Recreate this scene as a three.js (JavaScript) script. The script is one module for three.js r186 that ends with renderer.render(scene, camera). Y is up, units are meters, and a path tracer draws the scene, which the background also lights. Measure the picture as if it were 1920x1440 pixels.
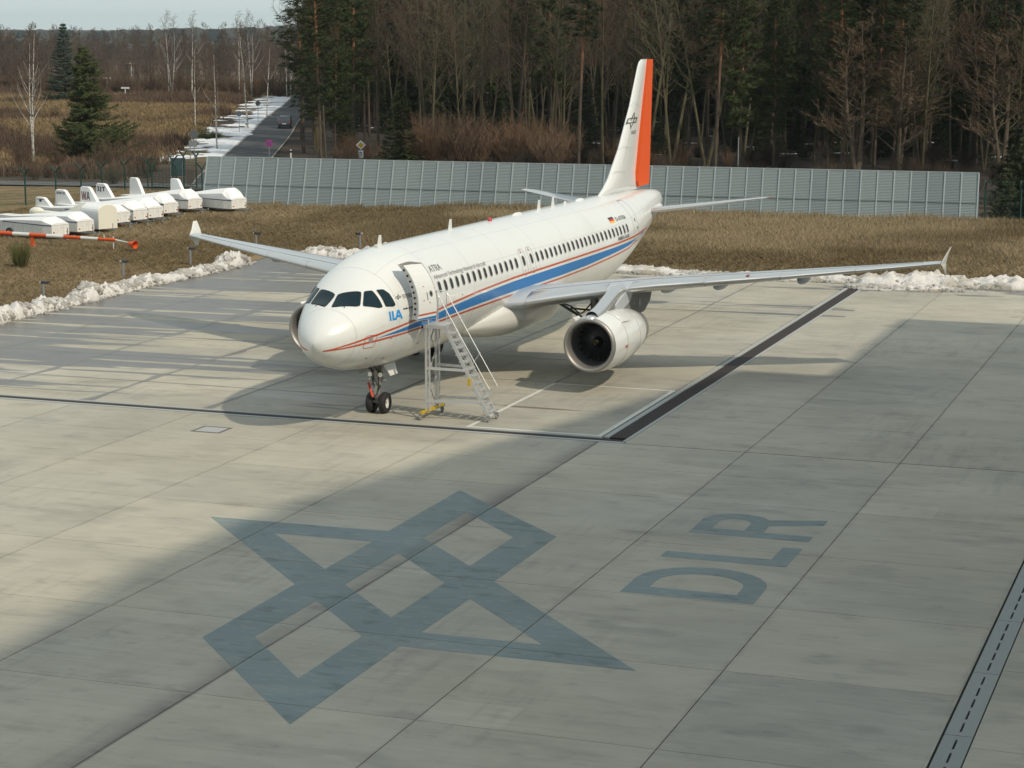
import * as THREE from 'three';
import { mergeGeometries } from 'three/addons/utils/BufferGeometryUtils.js';
import { RoundedBoxGeometry } from 'three/addons/geometries/RoundedBoxGeometry.js';

// ---------------------------------------------------------------- camera, sky, sun, exposure
const scene = new THREE.Scene();
const camera = new THREE.PerspectiveCamera(20.6676, 4 / 3, 0.5, 12000);
camera.position.set(20.3827, 13.8064, 58.3316);
camera.quaternion.setFromRotationMatrix(new THREE.Matrix4().makeBasis(
  new THREE.Vector3(0.941606, 0.00257, -0.336708), new THREE.Vector3(-0.059733, 0.985385, -0.159524), new THREE.Vector3(0.331377, 0.170321, 0.927998)));
const SUN = new THREE.Vector3(1.0, 1.0, 0.42).normalize();      // towards the sun: from the right, a little behind the viewer
const renderer = new THREE.WebGLRenderer({ antialias: true });
renderer.toneMapping = THREE.LinearToneMapping;
renderer.toneMappingExposure = 0.97;
renderer.shadowMap.enabled = true;
const sun = new THREE.DirectionalLight(0xfff0d8, 3.1);
sun.position.copy(SUN).multiplyScalar(200); sun.castShadow = true; sun.shadow.radius = 2.6;
Object.assign(sun.shadow.camera, { left: -150, right: 150, top: 150, bottom: -150, far: 600 });
sun.shadow.mapSize.set(2048, 2048);
scene.add(sun, sun.target);

// ---------------------------------------------------------------- helpers
const V = (x, y, z) => new THREE.Vector3(x, y, z);
const { sin, cos, PI, sqrt, abs, min, max, floor, pow, exp, hypot, atan2 } = Math;
const rad = (d) => d * PI / 180;
const lerp = (a, b, t) => a + (b - a) * t;
const clamp = (v, a = 0, b = 1) => v < a ? a : v > b ? b : v;
const sstep = (a, b, v) => { const t = clamp((v - a) / (b - a)); return t * t * (3 - 2 * t); };
function RNG(s) { return () => { s |= 0; s = s + 0x6D2B79F5 | 0; let t = Math.imul(s ^ s >>> 15, 1 | s); t = t + Math.imul(t ^ t >>> 7, 61 | t) ^ t; return ((t ^ t >>> 14) >>> 0) / 4294967296; }; }
function h2(x, y) { let h = Math.imul(x, 374761393) + Math.imul(y, 668265263) | 0; h = Math.imul(h ^ h >>> 13, 1274126177); return ((h ^ h >>> 16) >>> 0) / 4294967296; }
function vn(x, y) { const i = floor(x), j = floor(y); let u = x - i, v = y - j; u = u * u * (3 - 2 * u); v = v * v * (3 - 2 * v); const a = h2(i, j), b = h2(i + 1, j), c = h2(i, j + 1), d = h2(i + 1, j + 1); return a + (b - a) * u + (c - a) * v + (a - b - c + d) * u * v; }
function fbm(x, y, n = 4) { let s = 0, a = .5, t = 0; for (let k = 0; k < n; k++) { s += a * vn(x, y); t += a; a *= .5; x = x * 2.03 + 17.3; y = y * 2.03 + 9.1; } return s / t; }
// tileable value noise (period p cells)
function vt(x, y, p, q = p) { const i = floor(x), j = floor(y); let u = x - i, v = y - j; u = u * u * (3 - 2 * u); v = v * v * (3 - 2 * v); const m = (n, k) => ((n % k) + k) % k; const a = h2(m(i, p), m(j, q)), b = h2(m(i + 1, p), m(j, q)), c = h2(m(i, p), m(j + 1, q)), d = h2(m(i + 1, p), m(j + 1, q)); return a + (b - a) * u + (c - a) * v + (a - b - c + d) * u * v; }
const toS = (l) => { l = clamp(l); return l <= .0031308 ? l * 12.92 : 1.055 * pow(l, 1 / 2.4) - .055; };
const LUT = new Uint8Array(4097); for (let i = 0; i <= 4096; i++) LUT[i] = Math.round(255 * toS(i / 4096));
const s8 = (l) => LUT[l <= 0 ? 0 : l >= 1 ? 4096 : (l * 4096) | 0];

function colorTex(w, h, f, repeat = false) {              // f(i, j, out) writes linear r, g, b
  const d = new Uint8Array(w * h * 4), o = [0, 0, 0];
  for (let j = 0, k = 0; j < h; j++) for (let i = 0; i < w; i++, k += 4) { f(i, j, o); d[k] = s8(o[0]); d[k + 1] = s8(o[1]); d[k + 2] = s8(o[2]); d[k + 3] = 255; }
  return finish(new THREE.DataTexture(d, w, h), repeat, true);
}
function grayTex(w, h, f, repeat = true) {
  const d = new Uint8Array(w * h * 4);
  for (let j = 0, k = 0; j < h; j++) for (let i = 0; i < w; i++, k += 4) { const v = clamp(f(i, j)) * 255; d[k] = d[k + 1] = d[k + 2] = v; d[k + 3] = 255; }
  return finish(new THREE.DataTexture(d, w, h), repeat, false);
}
function finish(t, repeat, srgb) { t.magFilter = THREE.LinearFilter; t.minFilter = THREE.LinearMipmapLinearFilter; t.generateMipmaps = true; if (repeat) t.wrapS = t.wrapT = THREE.RepeatWrapping; if (srgb) t.colorSpace = THREE.SRGBColorSpace; t.needsUpdate = true; return t; }
function canvasTex(w, h, draw) { const c = document.createElement('canvas'); c.width = w; c.height = h; const g = c.getContext('2d'); draw(g, w, h); const t = new THREE.CanvasTexture(c); t.colorSpace = THREE.SRGBColorSpace; t.anisotropy = 8; return t; }
function mat(c, rough = .8, metal = 0, o = {}) { const m = new (o.clearcoat || o.transmission ? THREE.MeshPhysicalMaterial : THREE.MeshStandardMaterial)({ roughness: rough, metalness: metal, ...o }); m.color.setRGB(...c); return m; }

// geometry
function G(pos, idx, uv) {
  const g = new THREE.BufferGeometry();
  g.setAttribute('position', new THREE.Float32BufferAttribute(pos, 3));
  g.setAttribute('uv', new THREE.Float32BufferAttribute(uv || new Float32Array(pos.length / 3 * 2), 2));
  if (idx) g.setIndex(idx);
  g.computeVertexNormals(); return g;
}
function merge(list) {
  const a = list.filter(Boolean).map((g) => { for (const k of Object.keys(g.attributes)) if (!['position', 'normal', 'uv'].includes(k)) g.deleteAttribute(k); g.morphAttributes = {}; if (!g.index) { const n = g.attributes.position.count, ix = new Uint32Array(n); for (let i = 0; i < n; i++) ix[i] = i; g.setIndex(new THREE.BufferAttribute(ix, 1)); } return g; });
  return a.length === 1 ? a[0] : mergeGeometries(a, false);
}
const box = (w, h, d, x = 0, y = 0, z = 0, ry = 0) => { const g = new THREE.BoxGeometry(w, h, d); if (ry) g.rotateY(ry); return g.translate(x, y, z); };
const rbox = (w, h, d, r, x = 0, y = 0, z = 0) => new RoundedBoxGeometry(w, h, d, 2, r).translate(x, y, z);
function frame(a, b, up = V(0, 1, 0)) { const z = b.clone().sub(a); const len = z.length(); z.normalize(); let x = up.clone().cross(z); if (x.lengthSq() < 1e-6) x = V(1, 0, 0).cross(z); x.normalize(); const y = z.clone().cross(x); return [new THREE.Matrix4().makeBasis(x, y, z).setPosition(a.clone().add(b).multiplyScalar(.5)), len]; }
function bar(a, b, w, h = w, up) { const [m, l] = frame(a, b, up); return new THREE.BoxGeometry(w, h, l).applyMatrix4(m); }
function rod(a, b, r, r2 = r, seg = 8, open = false) { const [m, l] = frame(a, b); return new THREE.CylinderGeometry(r2, r, l, seg, 1, open).rotateX(PI / 2).applyMatrix4(m); }
function tube(pts, r, seg = 6, n = 24) { return new THREE.TubeGeometry(new THREE.CatmullRomCurve3(pts), n, r, seg); }
const ball = (r, x, y, z, s = 12) => new THREE.SphereGeometry(r, s, max(6, s / 2 | 0)).translate(x, y, z);
function lathe(pts, seg = 48) { return new THREE.LatheGeometry(pts.map((p) => new THREE.Vector2(p[0], p[1])), seg); }   // about +y
function prism(poly, depth, bevel = 0) { const s = new THREE.Shape(poly.map((p) => new THREE.Vector2(p[0], p[1]))); return new THREE.ExtrudeGeometry(s, { depth, bevelEnabled: bevel > 0, bevelSize: bevel, bevelThickness: bevel, bevelSegments: 1, steps: 1 }); }
function ico(r, detail = 1) { return new THREE.IcosahedronGeometry(r, detail); }

// naming
const used = {};
function numbered(n) { const k = used[n] = (used[n] ?? -1) + 1; return k ? n + '_' + String(k).padStart(3, '0') : n; }
function tag(o, label, category, group) { o.userData = { ...o.userData, label, category }; if (group) o.userData.group = group; return o; }
function mesh(name, geo, m, parent = null) { const o = new THREE.Mesh(Array.isArray(geo) ? merge(geo) : geo, m); o.castShadow = o.receiveShadow = true; o.name = parent ? name : numbered(name); (parent || scene).add(o); return o; }
function thing(name, x, y, z, ry = 0) { const o = new THREE.Group(); o.name = numbered(name); o.position.set(x, y, z); o.rotation.y = ry; scene.add(o); return o; }
function struct(o) { o.userData = { ...o.userData, kind: 'structure' }; return o; }
function stuff(o) { o.userData = { ...o.userData, kind: 'stuff' }; return o; }
function copy(src, x, y, z, ry, s = 1) { const c = src.clone(); c.name = numbered(src.userData.base || src.name.replace(/_\d{3}$/, '')); c.position.set(x, y, z); c.rotation.y = ry; if (Array.isArray(s)) c.scale.set(...s); else c.scale.setScalar(s); c.userData = { ...src.userData }; scene.add(c); return c; }
function inst(name, geo, m, list, tint) {   // list of [x, y, z, ry, sx, sy, sz]
  const o = new THREE.InstancedMesh(geo, m, list.length), M = new THREE.Matrix4(), q = new THREE.Quaternion(), e = new THREE.Euler(), c = new THREE.Color();
  list.forEach((p, i) => { e.set(p[7] || 0, p[3], p[8] || 0); M.compose(V(p[0], p[1], p[2]), q.setFromEuler(e), V(p[4], p[5] ?? p[4], p[6] ?? p[4])); o.setMatrixAt(i, M); if (tint) { tint(p, i, c); o.setColorAt(i, c); } });
  o.name = numbered(name); o.castShadow = o.receiveShadow = true; scene.add(o); return stuff(o);
}

// the sky: thin high cloud, paler towards the horizon
{
  const w = 1024, h = 512, d = new Float32Array(w * h * 4);
  for (let j = 0, k = 0; j < h; j++) for (let i = 0; i < w; i++, k += 4) {
    const el = ((j + .5) / h - .5) * PI, az = ((i + .5) / w - .5) * 2 * PI, e = max(0, sin(el));
    const dx = cos(el) * cos(az), dz = cos(el) * sin(az);
    const t = pow(e, .55), cl = fbm(dx / (e + .35) * 2.2 + 9, dz / (e + .35) * 2.2 + 4, 5);
    const veil = .55 + .45 * sstep(.3, .75, cl);
    const sunny = max(0, dx * SUN.x + sin(el) * SUN.y + dz * SUN.z), g = .12 * pow(sunny, 6);
    d[k] = lerp(.60, lerp(.40, .71, veil), t) + g; d[k + 1] = lerp(.69, lerp(.515, .765, veil), t) + g * .95; d[k + 2] = lerp(.675, lerp(.635, .76, veil), t) + g * .85; d[k + 3] = 1;
  }
  const t = new THREE.DataTexture(d, w, h, THREE.RGBAFormat, THREE.FloatType);
  t.mapping = THREE.EquirectangularReflectionMapping; t.magFilter = t.minFilter = THREE.LinearFilter; t.needsUpdate = true;
  scene.background = t; scene.environment = t; scene.environmentIntensity = 1;
}
scene.fog = new THREE.FogExp2(0xb4c4cc, 0.00006);
// ---------------------------------------------------------------- ground
const NEARX = [-35, -30, -25, -20, -15, -10, -5, 0, 5, 10, 15.04], DRX0 = .14, DRX1 = .74;
function groundY(x, z) {
  if (x > -34.6 && x < 60 && z > -54.4 && z < 120) return -.45;
  const d = hypot(x - 20, z - 58);
  let y = -.03 - max(0, d - 420) * .0085 + max(0, d - 2600) * .0085;
  y += (fbm(x * .11, z * .11, 3) - .5) * .22 + (fbm(x * .5 + 40, z * .5, 2) - .5) * .07;
  const wall = -83.1 - (x + 54.9) * .0756;
  if (z > wall - 2 && x > -50) y += .10 * sstep(-56, -62, z);
  return y;
}
function roadDist(x, z) {      // signed distance to the axis of the country road, and the position along it
  const ax = -72, az = -122, bx = -137, bz = -268, dx = bx - ax, dz = bz - az, l = hypot(dx, dz);
  return [((x - ax) * dz - (z - az) * dx) / l, ((x - ax) * dx + (z - az) * dz) / l];
}
{
  const N = 340, pos = [], uv = [], idx = [], col = [];
  const warp = (t, c, a) => c + Math.sign(t) * (abs(t) * 130 + pow(abs(t), 6) * a);
  for (let j = 0; j <= N; j++) for (let i = 0; i <= N; i++) {
    let x = warp(i / N * 2 - 1, -40, 4200), z = warp(j / N * 2 - 1, -110, 5200);
    const near = hypot(x + 40, z + 110) < 400;
    pos.push(x, groundY(x, z), z); uv.push(x / 22, z / 22);
    const m = fbm(x * .045 + 3, z * .045, 4), n = fbm(x * .2 + 11, z * .12 + 5, 3), o = fbm(x * .018 + 60, z * .03 + 8, 3);
    const tan = [.275, .20, .105], oli = [.145, .12, .052], brn = [.13, .088, .047], red = [.105, .058, .03];
    let a = sstep(.36, .62, m), b = sstep(.42, .66, n);
    let c = [0, 1, 2].map((k) => lerp(lerp(brn[k], tan[k], a * .8), oli[k], b * .6));
    const wall = -83.1 - (x + 54.9) * .0756;
    if (z < -54 && z > wall && x > -34) { const w = sstep(-58, -66, z + (n - .5) * 6); c = c.map((v, k) => lerp(lerp(brn[k], oli[k], .4) * .9, lerp(v, tan[k], .62), w)); }   // tall pale grass towards the wall, mown strip by the apron
    if (x < -34 && z > -56) { const w = sstep(.4, .6, fbm(x * .13, z * .13 + 7, 3)) * sstep(-46, -34, z); c = c.map((v, k) => lerp(v, red[k], .75 * w)); }
    const [rd, rl] = roadDist(x, z);
    if ((rd < -2.4 && rl > 8) || (z < wall - 7 && x > -58 + (z + 100) * .2)) { c = c.map((v, k) => lerp([.026, .018, .012][k], v * .6, clamp((.5 - n) * .8))); }     // leaf litter under the wood (right of the road), darkened so the ground looks unlit
    else if (z < -100) { const w = sstep(.38, .6, o); c = c.map((v, k) => lerp(v * .72, [.075, .05, .036][k], w)); }
    col.push(...c);
  }
  for (let j = 0; j < N; j++) for (let i = 0; i < N; i++) { const a = j * (N + 1) + i; idx.push(a, a + N + 1, a + 1, a + 1, a + N + 1, a + N + 2); }
  const g = G(pos, idx, uv); g.setAttribute('color', new THREE.Float32BufferAttribute(col, 3));
  const S = 1024, map = colorTex(S, S, (i, j, o) => {
    const a = vt(i / 8, j / 8, 128), b = vt(i / 3, j / 3, 341), c = vt(i / 40 + 5, j / 40, 25), e = vt(i / 1.5, j / 5, 683, 205);
    const v = .55 + .3 * a + .35 * (b - .3) + .35 * c + .35 * (e - .4); o[0] = v * .98; o[1] = v * .96; o[2] = v * .9;
  }, true);
  const m = mat([1, 1, 1], 1, 0, { map, vertexColors: true, bumpMap: grayTex(512, 512, (i, j) => .5 * vt(i / 3, j / 3, 171) + .5 * vt(i / 9, j / 9, 57)), bumpScale: .16 });
  struct(mesh('terrain', g, m));
}

// concrete: what the surface is made of, in metres
function concreteRGB(x, z, o, rough) {
  const px = floor(x / 5), pz = floor(z / 5.24 + .0001), slab = h2(px + 91, pz + 37);
  const s1 = fbm(x * .55 + 3, z * 9, 3), s2 = fbm(x * 1.4, z * 26 + 9, 2), cl = fbm(x * .32 + 20, z * .32, 4), cl2 = fbm(x * 1.1 + 70, z * 1.6, 4), gr = vn(x * 40, z * 40);
  let v = .364 + .05 * (slab - .5) + .045 * (s1 - .5) + .035 * (s2 - .5) + .11 * (cl - .5) + .07 * (cl2 - .5) + .02 * (gr - .5);
  let warm = .5 + .9 * (fbm(x * .16 + 5, z * .16 + 31, 3) - .5) + .3 * (slab - .5);
  let r = v * (1.0 + .05 * warm), g = v * (.972 + .015 * warm), b = v * (.865 - .09 * warm);
  // dark smears along joints, oil blotches
  const jx = abs(x - 5 * Math.round(x / 5));
  let st = sstep(.58, .82, fbm(x * .6 + 7, z * 1.2 + 44, 4)) * .26 + sstep(.70, .84, fbm(x * 1.7, z * 4 + 13, 3)) * .2 + .16 * sstep(.52, .75, fbm(x * 5 + 30, z * .7, 3)) * sstep(.4, .7, fbm(x * .2 + 7, z * .2, 2));
  const sx = floor(x / 2.1), sz = floor(z / 1.9), sp = hypot(x / 2.1 - sx - .2 - .6 * h2(sx, sz * 3), (z / 1.9 - sz - .2 - .6 * h2(sx + 9, sz)) ); if (h2(sx * 7, sz + 5) > .72) st += .38 * sstep(.05 + .09 * h2(sx, sz), .0, sp) * vn(x * 9, z * 14);
  const crk = abs(fbm(x * .35 + 50, z * .35 + 3, 4) - .5); if (h2(px * 3 + 1, pz * 5) > .62) st += .14 * sstep(.006, .001, crk);
  const L2 = z > -7.4 ? sstep(.75 + .35 * vn(z * .5, 3), 0, x < .05 && x > -1.3 ? -x : 9) * (.4 + .7 * fbm(x * 2 + 3, z * .45, 3)) : 0;   // the dirty joint through the emblem
  const band = sstep(.7, 0, abs(z + .95 + .05 * sin(x) - .012 * (x - 3))) * sstep(-1, 4, x) * .33 * fbm(x * .35, z * 2 + 8, 3);
  st = clamp(st + L2 * .8 + band + .34 * sstep(.05 + .14 * vn(z * .9, px * 3), 0, jx) * vn(z * 2.3, px));
  const pu = x / 5 - px, pv = z / 5.24 - pz, ph = h2(px * 11 + 3, pz * 17 + 1); if (ph > .86 && pu < .16 + .3 * slab && pv > .7 && z > -8) { r *= 1.09; g *= 1.09; b *= 1.1; if (pu > .145 + .3 * slab || pv < .72) st += .2; }
  const tyre = z < -8 && x < -9 ? .10 * sstep(.5, 0, abs(hypot(x + 24, z + 22) - 12.6 - 1.1 * fbm(x * .3, z * .3, 2))) + .08 * sstep(.4, 0, abs(hypot(x + 27, z + 24) - 13.4)) : 0;
  const k = 1 - .55 * st - tyre; r *= k; g *= k; b *= k * (1 + .05 * st);
  // water: melt runs from the snow banks
  let wet = 0;
  if (z < -7.9 && x < 2) {
    const d = x + 34.2, run = fbm(x * .045 + 2, z * .5, 3) * .5 + fbm(x * .10 + 30, z * 2.3 + .12 * x, 3) * .5;
    const reach = pow(sstep(25, .5, d), .8);
    const lim = lerp(.72, .40, reach) + .13 * sstep(-20, -9, z) - .05 * sstep(-36, -46, z);
    wet = sstep(lim - .008, lim + .016, run);
    const zb = z + 54.3; if (zb < 5) wet = max(wet, sstep(.33 + zb * .07, .40 + zb * .07, fbm(x * .35 + 3, z * .9, 4)));
    // wet joints
    const jz = abs(z + 12.5 - 5.32 * Math.round((z + 12.5) / 5.32)), wz = .05 + .26 * sstep(.5, .8, fbm(x * .4, z * .3 + 8, 3)) * sstep(-4, -28, x), wx = .05 + .3 * sstep(.5, .78, fbm(z * .5 + 6, px * 5, 3)) * sstep(-3, -25, x);
    wet = max(wet, .85 * sstep(wz + .05, wz - .02, jz) * sstep(2, -14, x), .85 * sstep(wx + .05, wx - .02, jx) * sstep(2, -12, x));
    const salt = (x0, x1, z0, z1) => sstep(x0 - .3, x0 + .3, x) * sstep(x1 + .5, x1 - .5, x) * sstep(z0 - .1, z0 + .1, z) * sstep(z1 + .1, z1 - .1, z);
    const sa = max(salt(-14.6, -12.2, -11.7, -10.9) * sstep(.35, .55, fbm(x * 1.2, z * 3, 3)), .8 * salt(-12.1, -11.4, -10.9, -10.75), .6 * salt(-13.3, -12.4, -12.9, -12.7)); r = lerp(r, .42, sa * .55); g = lerp(g, .43, sa * .55); b = lerp(b, .42, sa * .55);
    const rust = max(sstep(.22, .1, abs(z + 12.42) + .22 * sstep(-3.6, -1.2, x)) * sstep(-5.3, -5.0, x) * sstep(-.8, -1.6, x), sstep(.22, .06, abs(x + 5.16)) * sstep(-9.2, -10, z) * sstep(-14.6, -13.2, z) * vn(z * 1.7, 4)); r = lerp(r, .155, rust * .75); g = lerp(g, .115, rust * .75); b = lerp(b, .07, rust * .75);
    // oil streaks by the nose wheel and the long puddle
    const pud = sstep(.16, .08, abs(z + 14.05 + .02 * (x + 17)) + .1 * sstep(-18.2, -16.5, x)) * sstep(-18.95, -18.6, x) * sstep(-16.4, -17.2, x);
    wet = max(wet, pud);
    if (z > -13 && x > -13 && x < -9) { const s = sstep(.15, .08, abs(z + 10.35 + .1 * vn(x * 3, 2))) + sstep(.13, .07, abs(z + 9.75 + .1 * vn(x * 2, 7))); wet = max(wet, s * sstep(-12.2, -11.6, x) * .9); }
  }
  if (z > -8 && x < -18) { const d = x + 34; wet = max(wet, sstep(.1, .02, abs(z + 5.6) - .55 * vn(x * .4, 9) + .5) * sstep(-21.5, -24, x) * .8); }
  if (z < -49.5 && x > 2) wet = max(wet, sstep(.45, .5, fbm(x * .3, z * 1.5, 3) + (-51.5 - z) * .12));
  const dk = 1 - .64 * wet;
  o[0] = r * dk; o[1] = g * dk; o[2] = b * (dk + .05 * wet);
  return wet;
}
function wetMaps(x0, x1, z0, z1, W, H) {
  const wet = new Float32Array(W * H);
  const map = colorTex(W, H, (i, j, o) => { wet[j * W + i] = concreteRGB(lerp(x0, x1, (i + .5) / W), lerp(z1, z0, (j + .5) / H), o); });
  const rough = grayTex(W, H, (i, j) => lerp(.86, .3, wet[j * W + i]), false);
  return { map, roughnessMap: rough };
}
const RF = [-36, 31, -56, -7.7], RN = [-31, 31, -8.1, 34.5];     // far and near halves of the apron
const fine = grayTex(512, 512, (i, j) => .5 * vt(i / 20, j / 2, 26, 256) + .5 * vt(i / 2, j / 2, 256), true); fine.repeat.set(24, 24);
const concF = new THREE.MeshPhysicalMaterial({ roughness: 1, specularIntensity: .55, ...wetMaps(...RF, 2048, 1472), bumpMap: fine, bumpScale: .004 });
const concN = mat([1, 1, 1], 1, 0, { ...wetMaps(...RN, 2048, 1408), bumpMap: fine, bumpScale: .004 });
function planarUV(g, R) { const p = g.attributes.position, u = g.attributes.uv; for (let i = 0; i < p.count; i++) u.setXY(i, (p.getX(i) - R[0]) / (R[1] - R[0]), 1 - (p.getZ(i) - R[2]) / (R[3] - R[2])); return g; }
const dark = mat([.03, .028, .025], .95), rubber = mat([.018, .018, .019], .75), rim = mat([.34, .36, .35], .75), steel = mat([.42, .43, .44], .42, .85), alu = mat([.60, .61, .61], .42, .55);
const apron = struct(thing('apron', 0, 0, 0));
mesh('sub_base', [box(34.99, .3, 46.5, -17.4, -.2, -31.3), box(46, .3, 46.5, 23.9, -.2, -31.3), box(60, .3, 43.5, -.8, -.2, 13.85)], dark, apron);
{
  const gap = .011, put = (x0, x1, z0, z1, R, m) => mesh('slab', planarUV(box(x1 - x0 - 2 * gap, .14, z1 - z0 - 2 * gap, (x0 + x1) / 2, -.07, (z0 + z1) / 2), R), m, apron);
  const zf = [-54.6, -49.75, -44.45, -39.1, -33.8, -28.5, -23.15, -17.81, -12.45, -8.14], xf = [-34.6, -29.7, -24.78, -19.85, -15.02, -10.03, -5.02, -.14];
  for (let i = 0; i < xf.length - 1; i++) for (let j = 0; j < zf.length - 1; j++) put(xf[i], xf[i + 1], zf[j], zf[j + 1], RF, concF);
  const xr = [.88, 5, 10, 15.04];
  for (let i = 0; i < 3; i++) for (let j = 0; j < zf.length - 1; j++) { const z1 = zf[j + 1] > -9 ? -7.34 : zf[j + 1]; put(xr[i], xr[i + 1], zf[j], z1, RF, concF); }
  const zn = [-7.28, -3.67, 0, 5.22, 10.44, 15.69, 20.95, 26.2, 31.4];
  for (let i = -6; i < 3; i++) for (let j = 0; j < zn.length - 1; j++) put(i * 5, i === 2 ? 15.04 : i * 5 + 5, zn[j], zn[j + 1], RN, concN);
  const zr = [-54.6, -46, -38, -30, -22, -14, -7.9], zq = [-7.9, -2.2, 3.1, 8.35, 13.6, 18.8, 24, 29.3, 34];
  for (let j = 0; j < zr.length - 1; j++) put(15.655, 22, zr[j], zr[j + 1], RF, concF);
  for (let j = 0; j < zq.length - 1; j++) put(15.655, 20, zq[j], zq[j + 1], RN, concN);
}
{ // two grated drains that meet in a corner
  const grateTex = grayTex(64, 64, (i, j) => (i % 16 < 9 && j % 16 < 11) ? .0 : 1), gm = mat([.036, .028, .027], .8, .2, { bumpMap: grateTex, bumpScale: .01 });
  const uvm = (g) => { const p = g.attributes.position, u = g.attributes.uv; for (let i = 0; i < p.count; i++) u.setXY(i, p.getX(i) * 5, p.getZ(i) * 5); return g; };
  const d = thing('long_drain', .44, 0, -30);
  const cut = (o, n, g, m) => { const e = mesh(n, g.translate(-o.position.x, 0, -o.position.z), m, o); return e; };
  for (let k = 0; k < 23; k++) { const z0 = -54.2 + k * 2, z1 = min(z0 + 1.985, -8.1); cut(d, 'grate', uvm(box(.6, .1, z1 - z0, .44, -.062, (z0 + z1) / 2)), gm); }
  cut(d, 'kerb', box(.2, .12, 46.4, .01, -.057, -31.35), rim); cut(d, 'kerb', box(.13, .12, 46.9, .808, -.057, -31.1), rim);
  tag(d, 'wide dark grated drain with pale kerbs running from the paint box to the snow bank', 'drain');
  const t = thing('cross_drain', -17, 0, -7.75);
  for (let k = 0; k < 17; k++) { const x0 = -34 + k * 2, x1 = k === 16 ? .74 : x0 + 1.985; if (k < 16 || 1) cut(t, 'grate', uvm(box(x1 - x0, .1, .36, (x0 + x1) / 2, -.062, -7.74)), gm); }
  cut(t, 'kerb', box(34, .12, .16, -17.1, -.057, -8.05), rim); cut(t, 'kerb', box(35, .12, .2, -16.65, -.057, -7.43), rim);
  tag(t, 'narrow dark drain line crossing the apron in front of the nose wheel', 'drain');
}
{ // slotted channel of precast pieces at the right edge
  const t = thing('slot_channel', 15.36, 0, 12), cm = mat([.275, .305, .297], .78, 0, { bumpMap: fine, bumpScale: .003 }), cm2 = mat([.29, .315, .303], .8, 0, { bumpMap: fine, bumpScale: .003 });
  let n = 0;
  for (let z = 30.9; z > -20; z -= 4.245, n++) {
    const L = 4.22, zc = z - L / 2 - 12, p = mesh('channel_block', [box(.255, .16, L, -.150, -.076, zc), box(.255, .16, L, .150, -.076, zc), ...[...Array(6)].map((_, k) => box(.05, .16, .22, 0, -.077, zc - L / 2 + .12 + k * (L - .24) / 5))], n % 3 ? cm : cm2, t);
  }
  mesh('bed', [box(.6, .04, 51, 0, -.19, -6.5)], dark, t);
  tag(t, 'greenish precast drainage channel with a row of dark slots at the right edge', 'drainage channel');
}
{ // white painted box beside the drains
  const wm = mat([.62, .63, .60], .8, 0, { bumpMap: fine, bumpScale: .002, map: colorTex(256, 256, (i, j, o) => { const v = .62 + .38 * sstep(.25, .5, .6 * vt(i / 6, j / 6, 43) + .4 * vt(i / 2, j / 2, 128)); o[0] = o[1] = v; o[2] = v * .97; }, true) });
  const s = (x0, x1, z0, z1) => box(x1 - x0, .004, z1 - z0, (x0 + x1) / 2 - -1.8, .003, (z0 + z1) / 2 + 13);
  const t = thing('painted_box', -1.8, 0, -13);
  mesh('line', s(-5.06, -4.91, -17.66, -8.16), wm, t); mesh('line', s(-4.9, -.16, -17.66, -17.52), wm, t); mesh('line', s(-.34, -.16, -17.5, -8.37), wm, t); mesh('line', s(-4.9, -.16, -8.35, -8.2), wm, t);
  tag(t, 'white painted rectangle on the concrete between ladder foot and the two drains', 'ground marking');
}
{ // inspection cover
  const t = thing('inspection_cover', -13.0, 0, -4.68);
  mesh('frame', [box(1.1, .012, .1, 0, .004, -.46), box(1.1, .012, .1, 0, .004, .46), box(.1, .012, .82, -.5, .004, 0), box(.1, .012, .82, .5, .004, 0)], mat([.13, .125, .11], .8), t);
  mesh('lid', box(.88, .01, .8, 0, .003, 0), mat([.42, .42, .42], .6, .3, { bumpMap: fine, bumpScale: .004 }), t);
  tag(t, 'square pale metal inspection cover in a dark frame in front of the cross drain', 'manhole cover');
}
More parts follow.
